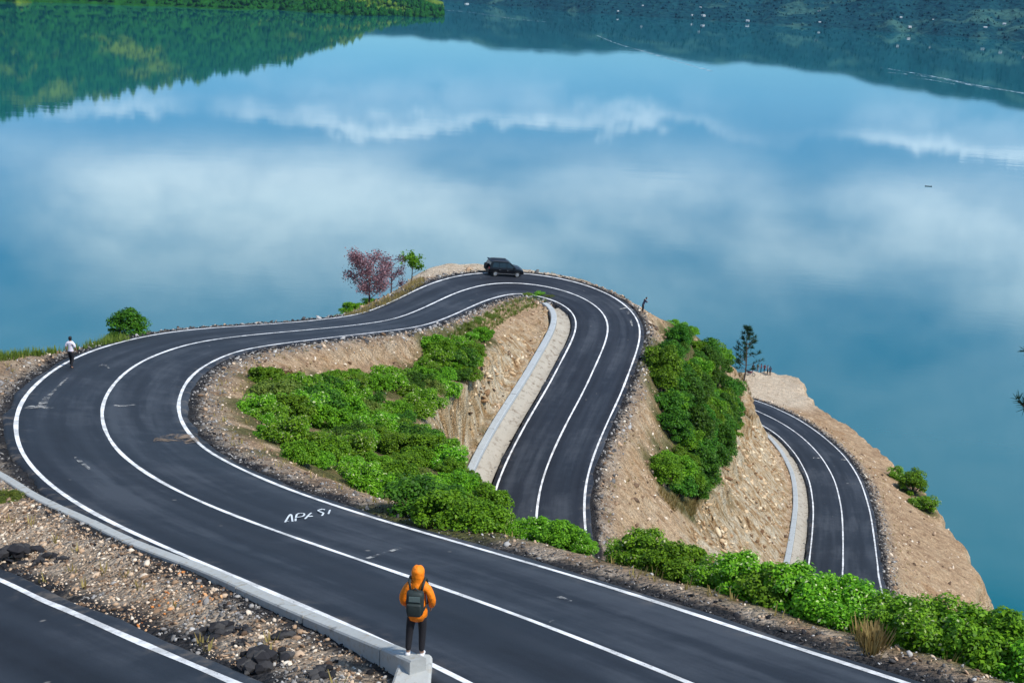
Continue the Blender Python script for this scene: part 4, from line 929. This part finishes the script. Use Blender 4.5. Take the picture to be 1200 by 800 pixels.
def px_area(P, n, seed):
    rr = np.random.default_rng(seed); P = np.array(P, float); lo, hi = P.min(0), P.max(0); Q_ = lo + rr.random((n * 4, 2)) * (hi - lo); Q_ = Q_[in_poly(Q_[:, 0], Q_[:, 1], P)][:n]
    return np.array([hit(*q_) for q_ in Q_])
grass('dry_grass', px_area([(858, 432), (872, 440), (882, 470), (880, 500), (868, 505), (866, 470)], 420, 1), .55, M_DRY, 'dry yellow grass on the edge of the spur by the pine')
grass('dry_grass', px_area([(1008, 745), (1022, 735), (1032, 760), (1020, 770)], 60, 2), .35, M_DRY, 'dry tuft between the bushes on the near shoulder')
grass('grass', px_area([(0, 402), (70, 402), (120, 398), (150, 396), (150, 402), (60, 416), (0, 424)], 420, 3), .38, M_LEAF_Y, 'green grass along the crest at the left edge')
grass('grass', px_area([(520, 395), (560, 372), (600, 352), (645, 346), (640, 356), (600, 372), (560, 398)], 520, 4), .3, M_LEAF_Y, 'pale green grass on the ridge inside the loop')
grass('dry_grass', px_area([(400, 372), (440, 356), (470, 342), (490, 325), (500, 330), (470, 352), (430, 370)], 420, 5), .35, M_DRY, 'dry brown weeds on the promontory slope')
grass('dry_grass', px_area([(770, 575), (800, 590), (820, 590), (812, 606), (790, 600)], 120, 6), .5, M_DRY, 'dry weeds under the bottom of the spur thicket')
x, y = shoulder_pts(900, 4.8, 7.5, 1.4); grass('dry_grass', on_ground(x, y), .22, M_DRY, 'scattered dry weeds along the road shoulders', 6)
# ------------------------------------------------------------------ people
M_SKIN = simple('skin', (.38, .22, .15), .6, .08); M_HAIR = simple('black_hair', (.012, .011, .012), .5, .2, 30)
M_ORANGE = simple('orange_jacket', (.90, .23, .008), .6, .22, 9, bump=.06); M_BLACK = simple('black_cloth', (.016, .016, .020), .8, .25, 12); M_WHITE = simple('white_cloth', (.72, .68, .76), .8, .08, 12); M_SOLE = simple('white_sole', (.70, .70, .72), .6, .05)
M_NAVY = simple('navy_cloth', (.03, .035, .07), .8, .2); M_MAROON = simple('maroon_cloth', (.16, .04, .06), .8, .2); M_GREYC = simple('grey_cloth', (.20, .19, .22), .8, .2); M_OLIVE = simple('olive_cloth', (.10, .10, .05), .8, .2)
def skin_obj(name, joints, edges, mat, parent, sub=1):
    """surface grown round a chain of joints: joints = [(x,y,z,rx[,ry])]"""
    bm = bmesh.new(); ly = bm.verts.layers.skin.verify(); vs_ = []
    for j in joints:
        v = bm.verts.new(j[:3]); v[ly].radius = (j[3], j[4] if len(j) > 4 else j[3]); vs_.append(v)
    vs_[0][ly].use_root = True
    for a_, b_ in edges: bm.edges.new((vs_[a_], vs_[b_]))
    me = bpy.data.meshes.new(name); bm.to_mesh(me); bm.free(); me.materials.append(mat)
    o = obj(name, me, parent); m1 = o.modifiers.new('skin', 'SKIN'); m1.use_smooth_shade = True; m1.branch_smoothing = .3
    m2 = o.modifiers.new('sub', 'SUBSURF'); m2.levels = sub; m2.render_levels = sub; return o
def person(loc, rz, label, top, legs, hgt=1.72, pose=None, hood=False, hair=M_HAIR, shoe=M_BLACK, coat=False, group=None, fine=False, lean=0.0):
    """standing figure facing +Y; pose holds elbow, wrist, knee and ankle points for left (-) and right (+)"""
    root = tag(empty('person', tuple(loc), rz, hgt / 1.75), label, 'person', group)
    P = dict(elL=(-.27, -.02, 1.14), wrL=(-.27, .10, .90), elR=(.27, -.02, 1.14), wrR=(.27, .10, .90), knL=(-.10, .02, .49), anL=(-.11, -.02, .09), knR=(.10, .02, .49), anR=(.11, -.02, .09), head=(0, .03, 1.62))
    P.update(pose or {})
    L = lambda p, dy=0.0: (p[0], p[1] + lean * max(p[2] - .9, 0) + dy, p[2])
    V3 = lambda k: np.array(L(P[k]))
    hip, chest, neck = L((0, 0, .95)), L((0, -.01, 1.32)), L((0, 0, 1.49)); hd = V3('head')
    # body: one continuous surface from the feet to the crown, hands with separate fingers
    J = [(*hip, .125, .10), (*L((0, -.01, 1.14)), .12, .09), (*chest, .15, .10), (*neck, .055), (*(hd - [0, .02, .07]), .06), (*(hd + [0, .0, .02]), .088, .10), (*(hd + [0, -.005, .10]), .05, .055)]
    E = [(0, 1), (1, 2), (2, 3), (3, 4), (4, 5), (5, 6)]
    def chain(start, pts):
        a_ = start
        for p in pts: J.append(tuple(p)); E.append((a_, len(J) - 1)); a_ = len(J) - 1
        return a_
    nose = chain(5, [(*(hd + [0, .105, 0]), .014)])
    for s, k in ((-1, 'L'), (1, 'R')):
        el, wr = V3('el' + k), V3('wr' + k); dr = (wr - el) / np.linalg.norm(wr - el)
        w_ = chain(2, [(*L((s * .17, -.01, 1.41)), .062), (*el, .044), (*wr, .030)])
        pm = wr + dr * .06; p_ = chain(w_, [(*pm, .034, .020)])
        if fine:
            sdv = np.cross(dr, [s, 0, 0]); nv = np.linalg.norm(sdv); sdv = sdv / nv if nv > .1 else np.array([0, 1, 0])
            for q_, ln in ((-.027, .055), (-.009, .07), (.009, .066), (.027, .05)):
                b0 = pm + sdv * q_ + dr * .035; chain(p_, [(*b0, .0095), (*(b0 + dr * ln * .6), .0085), (*(b0 + dr * ln - np.array([s * .012, 0, 0])), .007)])
            chain(w_, [(*(wr + sdv * .035 + dr * .035), .010), (*(wr + sdv * .05 + dr * .07), .008)])
        kn, an = V3('kn' + k), V3('an' + k)
        a_ = chain(0, [(s * .095, hip[1], .86, .085), (*kn, .058), (*an, .04)]); chain(a_, [(an[0] + s * .015, an[1] + .13, .045, .036, .03)])
    body = skin_obj('body', J, E, M_SKIN, root)
    # upper garment
    hem = .66 if coat else .90; k_ = 1.22 if coat else 1.1
    J2 = [(*L((0, -.01, 1.16)), .155 * k_, .115 * k_), (*L((0, -.01, 1.34)), .165 * k_, .115 * k_), (*L((0, 0, 1.45)), .10, .09), (*L((0, 0, .98)), .165 * k_, .125 * k_), (*L((0, .0, hem)), .185 * k_, .135 * k_)]
    E2 = [(0, 1), (1, 2), (0, 3), (3, 4)]
    for s, k in ((-1, 'L'), (1, 'R')):
        el, wr = V3('el' + k), V3('wr' + k); b0 = len(J2); cut = .92 if coat or pose and pose.get('long') else .15
        J2 += [(*L((s * .18, -.01, 1.42)), .082 * k_), (*el, .062 * k_)]; E2 += [(1, b0), (b0, b0 + 1)]
        if cut > .5: J2 += [(*(el + (wr - el) * cut), .05 * k_)]; E2 += [(b0 + 1, b0 + 2)]
    skin_obj('jacket' if coat else 'shirt', J2, E2, top, root)
    J3 = [(hip[0], hip[1], .93, .14, .115), (0, 0, 1.0, .14, .11)]; E3 = [(0, 1)]
    for s, k in ((-1, 'L'), (1, 'R')):
        kn, an = V3('kn' + k), V3('an' + k); b0 = len(J3); J3 += [(s * .098, .0, .80, .098), (*kn, .074), (*(kn + (an - kn) * .55), .064), (*(an + [0, 0, .02]), .054)]; E3 += [(0, b0), (b0, b0 + 1), (b0 + 1, b0 + 2), (b0 + 2, b0 + 3)]
    skin_obj('trousers', J3, E3, legs, root)
    for s, k in ((-1, 'L'), (1, 'R')):
        an = V3('an' + k); skin_obj('shoe', [(an[0], an[1] - .05, .045, .05, .045), (an[0] + s * .01, an[1] + .06, .042, .05, .042), (an[0] + s * .02, an[1] + .17, .035, .042, .03)], [(0, 1), (1, 2)], shoe, root)
    # rounded caps: hood or hair follow the skull
    prof = ([(-.23, .155, .13), (-.17, .135, .125), (-.10, .108, .12), (-.03, .116, .135), (.05, .122, .142), (.10, .108, .125), (.145, .07, .082), (.162, .025, .03)] if hood else
            [(-.07, .080, .080), (-.02, .092, .098), (.04, .098, .112), (.085, .088, .10), (.12, .055, .065), (.135, .02, .025)])
    bm = bmesh.new(); rg = []; n = 16
    for z_, rx, ry in prof:
        rg.append([bm.verts.new((hd[0] + rx * math.cos(a_), hd[1] + (-.03 if not hood or z_ > -.12 else -.045) + ry * math.sin(a_) * (1 if math.sin(a_) < 0 or hood or z_ > .05 else .35), hd[2] + z_ + (.012 * math.sin(3 * a_) if hood else 0))) for a_ in [2 * math.pi * k / n for k in range(n)]])
    for a_, b_ in zip(rg[:-1], rg[1:]):
        for k in range(n): bm.faces.new((a_[k], a_[(k + 1) % n], b_[(k + 1) % n], b_[k]))
    bm.faces.new(rg[-1])
    hd_o = bm_obj('hood' if hood else 'hair', bm, top if hood else hair, root, True); m2 = hd_o.modifiers.new('sub', 'SUBSURF'); m2.levels = 1; m2.render_levels = 1
    return root
mp_ = bp(487.5, 771.5, 10.9)
person(mp_ + [0, 0, .055], R(-4), 'person in a hooded orange jacket and black trousers standing on the concrete block', M_ORANGE, M_BLACK, 1.60, dict(elL=(-.265, -.03, 1.13), wrL=(-.235, .13, .93), elR=(.275, -.03, 1.13), wrR=(.235, .13, .93), knL=(-.13, .02, .49), anL=(-.145, -.03, .09), knR=(.10, .03, .49), anR=(.10, -.03, .09), long=True), hood=True, shoe=M_SOLE, coat=True, fine=True)
# backpack worn by that person
bk_ = tag(empty('backpack', tuple(mp_ + [0, 0, .055]), R(-4), 1.60 / 1.75), 'dark backpack on the back of the orange jacketed person', 'backpack')
M_PACK = simple('pack_fabric', (.020, .030, .030), .6, .3, 10); M_PACKG = simple('pack_panel', (.10, .14, .14), .5, .2, 10)
bm = bmesh.new(); bm_box(bm, (0, -.275, 1.20), (.31, .19, .46), None, .075); bm_obj('pack_body', bm, M_PACK, bk_, True)
bm = bmesh.new(); bm_box(bm, (0, -.385, 1.11), (.25, .08, .24), None, .035); bm_obj('front_pocket', bm, M_PACK, bk_, True)
bm = bmesh.new(); bm_box(bm, (0, -.374, 1.31), (.20, .012, .10), None, .004); bm_obj('panel', bm, M_PACKG, bk_)
for s in (-1, 1):
    bm = bmesh.new(); bm_tube(bm, [(s * .10, -.20, 1.40), (s * .125, -.155, 1.52), (s * .135, .0, 1.555), (s * .14, .15, 1.44), (s * .17, .17, 1.25), (s * .19, -.02, 1.08), (s * .14, -.2, 1.02)], [.02, .026, .026, .024, .018, .014, .014], 6); bm_obj('strap', bm, M_PACK, bk_, True)
bm = bmesh.new(); bm_tube(bm, [(-.05, -.27, 1.43), (0, -.27, 1.475), (.05, -.27, 1.43)], .012, 6); bm_obj('handle', bm, M_PACK, bk_)
w = road_hit(84, 430)
person(w + [0, 0, .01], R(-12), 'person in a white shirt and dark trousers walking along the left road edge', M_WHITE, M_BLACK, 1.74, dict(elL=(-.26, -.06, 1.15), wrL=(-.25, .02, .92), elR=(.26, .02, 1.14), wrR=(.24, .16, .95), knL=(-.09, .10, .50), anL=(-.09, .10, .10), knR=(.10, -.02, .49), anR=(.11, -.20, .12)), fine=True)
w = hit(753, 366); w[2] = float(hz(w[0], w[1]))
person(w, R(-70), 'dark clad person stooping at the road edge above the spur', M_NAVY, M_BLACK, 1.7, dict(elL=(-.24, .18, 1.16), wrL=(-.12, .36, 1.22), elR=(.24, .18, 1.16), wrR=(.12, .36, 1.22), head=(0, .10, 1.60), long=True), lean=.42)
for k, (a_, b_, top, legs, rz, hh, lab) in enumerate(((882, 427, M_BLACK, M_NAVY, .4, 1.74, 'person in black standing nearest the pine on the gravel pad'), (887.5, 426, M_OLIVE, M_GREYC, -.6, 1.66, 'person in olive standing second from the pine on the gravel pad'), (891.5, 426.5, M_MAROON, M_BLACK, 1.2, 1.7, 'person in maroon standing in the middle of the group on the pad'),
        (895.5, 427, M_MAROON, M_NAVY, 2.6, 1.62, 'shorter person in maroon right of the middle of the group on the pad'), (899, 428.5, M_GREYC, M_BLACK, -1.4, 1.72, 'person in grey standing second from the right end of the group'), (902, 430, M_NAVY, M_BLACK, .2, 1.78, 'person in navy at the right end of the group on the pad'))):
    w = hit(a_, b_ + 10); w[2] = float(hz(w[0], w[1])); person(w, rz, lab, top, legs, hh, dict(elL=(-.27, .02, 1.15), wrL=(-.2, .2, 1.0)), group='people grouped on the gravel pad')

# ------------------------------------------------------------------ car
M_CARP = simple('dark_car_paint', (.004, .005, .008), .3, .05, 3, spec=.3, bump=0); M_GLASS = simple('car_glass', (.01, .016, .022), .08, .02, 3, spec=.5, bump=0); M_RUB = simple('rubber', (.015, .015, .016), .85, .1); M_ALLOY = simple('alloy', (.55, .56, .58), .35, .05, 5, metal=.7)
M_LAMP = simple('clear_lamp', (.75, .77, .8), .15, .03); M_RED = simple('red_lamp', (.35, .015, .012), .2, .03); M_CHROME = simple('chrome', (.6, .62, .65), .2, .03, 5, metal=.9); M_PLATE = simple('black_plate', (.02, .02, .022), .5)
def sheet(pts, mat, name, parent, th=.012, n=None):
    """thin panel through four or more corners"""
    P_ = [Vector(p) for p in pts]; nn = (P_[1] - P_[0]).cross(P_[2] - P_[0]).normalized() if n is None else Vector(n); bm = bmesh.new()
    a_ = [bm.verts.new(p) for p in P_]; b_ = [bm.verts.new(p + nn * th) for p in P_]; k = len(P_)
    bm.faces.new(a_[::-1]); bm.faces.new(b_)
    for i in range(k): bm.faces.new((a_[i], a_[(i + 1) % k], b_[(i + 1) % k], b_[i]))
    return bm_obj(name, bm, mat, parent)
def car(loc, rz, label):
    root = tag(empty('car', tuple(loc), rz), label, 'car')
    # lower body: lofted sections along x (front is +x)
    secs = [(-2.18, .42, .86, .76), (-2.10, .34, 1.02, .84), (-1.75, .28, 1.06, .88), (-.6, .26, 1.05, .895), (.7, .26, 1.03, .895), (1.2, .27, 1.00, .88), (1.75, .30, .92, .84), (2.08, .36, .80, .76), (2.18, .44, .68, .66)]
    bm = bmesh.new(); rings = []
    for x_, z0, z1, hw in secs:
        rings.append([bm.verts.new(c) for c in ((x_, -hw * .9, z0), (x_, -hw, z0 + .16), (x_, -hw, z1 - .16), (x_, -hw * .93, z1), (x_, 0, z1 + .03), (x_, hw * .93, z1), (x_, hw, z1 - .16), (x_, hw, z0 + .16), (x_, hw * .9, z0))])
    for a_, b_ in zip(rings[:-1], rings[1:]):
        for j in range(9): bm.faces.new((a_[j], a_[(j + 1) % 9], b_[(j + 1) % 9], b_[j]))
    bm.faces.new(rings[0]); bm.faces.new(rings[-1]); body = bm_obj('body', bm, M_CARP, root, False)
    bt = [(-2.06, 1.03), (1.15, 1.01)]; rf = [(-1.85, 1.66), (-1.2, 1.72), (.1, 1.70), (.38, 1.62)]
    bm = bmesh.new(); hwb, hwr = .82, .62
    lo = [bm.verts.new((x_, s * hwb, z_)) for s in (-1, 1) for x_, z_ in bt]; hi_ = [[bm.verts.new((x_, s * hwr, z_)) for x_, z_ in rf] for s in (-1, 1)]
    for i in range(3): bm.faces.new((hi_[0][i], hi_[0][i + 1], hi_[1][i + 1], hi_[1][i]))
    bm.faces.new((lo[0], lo[1], *hi_[0][::-1])); bm.faces.new((lo[2], lo[3], *hi_[1][::-1])); bm.faces.new((lo[1], lo[3], hi_[1][3], hi_[0][3])); bm.faces.new((lo[0], lo[2], hi_[1][0], hi_[0][0])); bm_obj('cabin', bm, M_CARP, root)
    def side(s, x0, x1, u0, u1):       # window panel on the cabin side between belt (u=0) and roof (u=1)
        def pt(x_, u): return (x_, s * (hwb + (hwr - hwb) * u), 1.03 + .64 * u)
        return [pt(x0[0], u0), pt(x1[0], u0), pt(x1[1], u1), pt(x0[1], u1)]
    for s in (-1, 1):
        nrm = (0, s, .3)
        for xa, xb in (((-1.80, -1.62), (-1.02, -1.02)), ((-.94, -.94), (-.08, -.08)), ((0.0, 0.0), (.88, .30))):
            sheet(side(s, xa, xb, .08, .86), M_GLASS, 'window', root, .015, nrm)
        for xd in (-.5, .42):
            d_ = sheet([(xd - .46, s * .897, .42), (xd + .46, s * .897, .42), (xd + .46, s * .897, .86), (xd - .46, s * .897, .86)], M_CARP, 'door', root, .012, (0, s, 0))
            bm = bmesh.new(); bm_box(bm, (xd - .32, s * .922, .82), (.2, .025, .035)); bm_obj('handle', bm, M_CHROME, d_)
        bm = bmesh.new(); bm_box(bm, (.86, s * 1.0, 1.08), (.12, .2, .13), None, .03); bm_obj('mirror', bm, M_CARP, root)
        sheet([(2.12, s * .45, .66), (2.12, s * .72, .66), (2.05, s * .74, .80), (2.08, s * .45, .80)], M_LAMP, 'headlight', root, .03, (1, s * .3, .1))
        sheet([(-2.15, s * .58, .86), (-2.12, s * .80, .86), (-2.09, s * .80, 1.04), (-2.12, s * .60, 1.04)], M_RED, 'tail_light', root, .03, (-1, s * .2, 0))
        bm = bmesh.new(); bm_tube(bm, [(-1.7, s * .55, 1.74), (-1.2, s * .56, 1.78), (0, s * .56, 1.76), (.2, s * .55, 1.71)], .022, 6); bm_obj('roof_rail', bm, M_PLATE, root)
        sheet([(-1.3, s * .90, .36), (1.3, s * .90, .36), (1.3, s * .90, .42), (-1.3, s * .90, .42)], M_CHROME, 'side_trim', root, .02, (0, s, 0))
    sheet([(1.12, -.74, 1.06), (1.12, .74, 1.06), (.46, .56, 1.58), (.46, -.56, 1.58)], M_GLASS, 'windscreen', root, .015, (.6, 0, .7))
    sheet([(-2.05, -.70, 1.10), (-2.05, .70, 1.10), (-1.88, .56, 1.56), (-1.88, -.56, 1.56)], M_GLASS, 'rear_window', root, .015, (-1, 0, .3))
    sheet([(-2.19, -.26, .62), (-2.19, .26, .62), (-2.19, .26, .74), (-2.19, -.26, .74)], M_PLATE, 'number_plate', root, .012, (-1, 0, 0))
    bm = bmesh.new(); bm_box(bm, (-2.16, 0, .5), (.14, 1.6, .2), None, .05); bm_obj('bumper', bm, M_PLATE, root); bm = bmesh.new(); bm_box(bm, (2.12, 0, .48), (.16, 1.4, .2), None, .05); bm_obj('bumper', bm, M_PLATE, root)
    bm = bmesh.new(); bm_tube(bm, [(-2.16, .1, .95), (-2.38, .1, .95)], .33, 18); bm_obj('spare_wheel', bm, M_RUB, root)
    bm = bmesh.new(); bm_box(bm, (-1.95, 0, 1.72), (.3, 1.2, .04), None, .015); bm_obj('spoiler', bm, M_CARP, root)
    for x_ in (-1.32, 1.36):
        for s in (-1, 1):
            wh = empty('wheel', (x_, s * .80, .345)); wh.parent = root
            bm = bmesh.new(); n = 20; rg = []
            for yy, rr_ in ((-.11, .22), (-.12, .31), (-.08, .345), (.08, .345), (.12, .31), (.11, .22)): rg.append([bm.verts.new((rr_ * math.cos(a_), yy, rr_ * math.sin(a_))) for a_ in [2 * math.pi * k / n for k in range(n)]])
            for a_, b_ in zip(rg, rg[1:] + rg[:1]):
                for k in range(n): bm.faces.new((a_[k], a_[(k + 1) % n], b_[(k + 1) % n], b_[k]))
            bm_obj('tyre', bm, M_RUB, wh)
            bm = bmesh.new(); bm_tube(bm, [(0, -.06, 0), (0, .06, 0)], .05, 10)
            for k in range(5):
                a_ = k * 2 * math.pi / 5; bm_box(bm, (math.cos(a_) * .12, s * .06, math.sin(a_) * .12), (.2, .03, .07), Matrix.Rotation(-a_, 3, 'Y'))
            bm_tube(bm, [(0, -.1, 0), (0, .0, 0)], .22, 18); bm_obj('rim', bm, M_ALLOY, wh)
    return root
ca, cb = road_hit(580, 326.5), road_hit(604.5, 322.5)
yaw = R(20)
j = int(np.argmin(((RD[:, :2] - (ca + cb)[:2] / 2) ** 2).sum(1))); T_, N_ = frame(RD); ctr = (ca + cb) / 2 + np.array([-math.sin(yaw), math.cos(yaw), 0]) * .8
up_ = np.cross([T_[j, 0], T_[j, 1], (RD[j + 1, 2] - RD[j - 1, 2]) / np.hypot(*(RD[j + 1, :2] - RD[j - 1, :2]))], [N_[j, 0], N_[j, 1], RD[j, 3]]); up_ /= np.linalg.norm(up_)
l_ = float((ctr[:2] - RD[j, :2]) @ N_[j]); ctr[2] = RD[j, 2] + RD[j, 3] * l_ + .01
c_ = car(ctr, 0, 'dark off-road car driving round the tip of the hairpin')
fw = Vector((math.cos(yaw), math.sin(yaw), 0)); U_ = Vector(up_); fw = (fw - U_ * fw.dot(U_)).normalized(); lf = U_.cross(fw); c_.rotation_mode = 'QUATERNION'; c_.rotation_quaternion = Matrix((fw, lf, U_)).transposed().to_quaternion()

# ------------------------------------------------------------------ motorbike on the pad
def motorbike(loc, rz, label):
    root = tag(empty('motorbike', tuple(loc), rz), label, 'motorbike')
    for x_ in (-.63, .63):
        wh = empty('wheel', (x_, 0, .30)); wh.parent = root; n = 18; bm = bmesh.new()
        bm_tube(bm, [(.27 * math.cos(a_), 0, .27 * math.sin(a_)) for a_ in np.linspace(0, 2 * math.pi, n + 1)], .04, 6, False); bm_obj('tyre', bm, M_RUB, wh)
        bm = bmesh.new(); bm_tube(bm, [(0, -.05, 0), (0, .05, 0)], .04, 8)
        for k in range(6): a_ = k * math.pi / 3; bm_tube(bm, [(0, 0, 0), (.25 * math.cos(a_), 0, .25 * math.sin(a_))], .01, 4)
        bm_obj('spokes', bm, M_ALLOY, wh)
    bm = bmesh.new(); bm_tube(bm, [(-.55, 0, .62), (-.2, 0, .55), (.15, 0, .62), (.38, 0, .78)], [.09, .14, .16, .08], 8); bm_obj('body', bm, M_MAROON, root, True)
    bm = bmesh.new(); bm_tube(bm, [(-.75, 0, .80), (-.4, 0, .76), (.1, 0, .74)], [.08, .12, .09], 8); bm_obj('seat', bm, M_BLACK, root, True)
    bm = bmesh.new(); bm_tube(bm, [(.63, 0, .30), (.45, 0, .75), (.36, 0, .98)], .035, 6); bm_obj('fork', bm, M_ALLOY, root)
    bm = bmesh.new(); bm_tube(bm, [(.25, -.36, 1.0), (.36, -.12, 1.02), (.36, .12, 1.02), (.25, .36, 1.0)], .02, 6); bm_obj('handlebar', bm, M_BLACK, root)
    bm = bmesh.new(); bm_box(bm, (-.05, 0, .36), (.42, .22, .26), None, .04); bm_obj('engine', bm, M_ALLOY, root); bm = bmesh.new(); bm_tube(bm, [(0, .14, .26), (-.7, .16, .34)], .045, 8); bm_obj('exhaust', bm, M_CHROME, root)
    bm = bmesh.new(); bm_tube(bm, [(.48, 0, .86), (.56, 0, .86)], .08, 10); bm_obj('headlight', bm, M_LAMP, root); bm = bmesh.new(); bm_tube(bm, [(0, .1, .3), (-.05, .3, 0)], .015, 5); bm_obj('stand', bm, M_ALLOY, root)
    return root
w = hit(879, 440); w[2] = float(hz(w[0], w[1])); motorbike(w, R(-28), 'parked motorbike between the young pine and the group of people')

# ------------------------------------------------------------------ boats and wakes
M_HULL = simple('dark_hull', (.03, .028, .03), .7); M_BOATW = simple('boat_white', (.8, .8, .8), .5)
def hull(L, B, D, mat, parent, name='hull'):
    bm = bmesh.new(); rings = []
    for t_ in np.linspace(-1, 1, 11):
        w_ = B / 2 * (1 - abs(t_) ** 2.4) + .02; sh = D * (.0 + .45 * abs(t_) ** 3); rings.append([bm.verts.new((t_ * L / 2, y_, z_)) for y_, z_ in ((-w_, D * .6 + sh), (-w_ * .8, .05 + sh * .5), (0, -.15 + sh * .5), (w_ * .8, .05 + sh * .5), (w_, D * .6 + sh), (w_ * .85, D * .55 + sh), (0, .12 + sh * .5), (-w_ * .85, D * .55 + sh))])
    for a_, b_ in zip(rings[:-1], rings[1:]):
        for k in range(8): bm.faces.new((a_[k], a_[(k + 1) % 8], b_[(k + 1) % 8], b_[k]))
    bm.faces.new(rings[0]); bm.faces.new(rings[-1]); return bm_obj(name, bm, mat, parent, True)
w = bp(1088, 218.5, H); cn = tag(empty('canoe', (w[0], w[1], 0), R(-8)), 'small dark canoe alone on the lake at right', 'boat'); hull(4.4, .9, .5, M_HULL, cn)
bm = bmesh.new(); bm_box(bm, (-.6, 0, .28), (.22, .74, .04)); bm_obj('thwart', bm, M_BARK, cn); bm = bmesh.new(); bm_box(bm, (.7, 0, .28), (.22, .74, .04)); bm_obj('thwart', bm, M_BARK, cn)
w = bp(547, 5, H); bt_ = tag(empty('ferry_boat', (w[0], w[1], 0), R(170)), 'white boat far out by the wooded cape at the top', 'boat'); hull(17, 4.4, 2.2, M_BOATW, bt_)
bm = bmesh.new(); bm_box(bm, (-1, 0, 2.6), (9, 3.2, 2.4), None, .2); bm_obj('cabin', bm, M_BOATW, bt_)
M_FOAM = powder('wake_foam', (.42, .56, .66), .42, .72, .06)
def wake(pts, w0, w1, label):
    P3 = densify([(*bp(a_, b_, H)[:2], .06, 0) for a_, b_ in pts], 8)[:, :3]; T, N = frame(np.c_[P3, np.zeros(len(P3))]); n = len(P3); ww = np.linspace(w0, w1, n)[:, None] * (1 + .4 * rng.random((n, 1)))
    i = np.arange(n - 1); V = np.vstack([np.c_[P3[:, :2] + N * ww, P3[:, 2]], np.c_[P3[:, :2], P3[:, 2] + .25], np.c_[P3[:, :2] - N * ww, P3[:, 2]]]); F_ = np.vstack([np.stack([j_ * n + i, (j_ + 1) * n + i, (j_ + 1) * n + i + 1, j_ * n + i + 1], 1) for j_ in range(2)])
    tag(obj('boat_wake', mesh_np('boat_wake', V, F_, M_FOAM)), label, 'wake', kind='stuff')
wake([(1030, 79), (1060, 84), (1100, 91), (1150, 101), (1215, 112)], 1.5, 5, 'long white wake line across the dark water at upper right')
wake([(1040, 85), (1070, 88), (1110, 94), (1160, 105)], .8, 2.2, 'fainter ripple beside the long wake at upper right'); wake([(1050, 90), (1085, 93), (1120, 99)], .7, 1.8, 'lowest faint ripple beside the long wake at upper right')
wake([(700, 42), (725, 52), (760, 62), (800, 74), (835, 84)], 1.2, 3.5, 'broken pale wake in the middle of the dark reflection'); wake([(506, 12), (545, 14), (600, 22), (640, 26)], 2, 3, 'thin pale wake behind the far white boat')

# ------------------------------------------------------------------ the air over the lake
m, g = mat_new('lake_air')
v = g.n('ShaderNodeVolumePrincipled', ins={'Color': (.30, .62, 1.0, 1), 'Density': 1.8e-5, 'Anisotropy': .2})
g.n('ShaderNodeOutputMaterial', ins={1: v.outputs[0]})
bm = bmesh.new(); bm_box(bm, (0, 4100, 398), (17600, 9200, 812)); tag(bm_obj('haze', bm, m), 'thin blue haze over the lake', 'haze', kind='stuff')
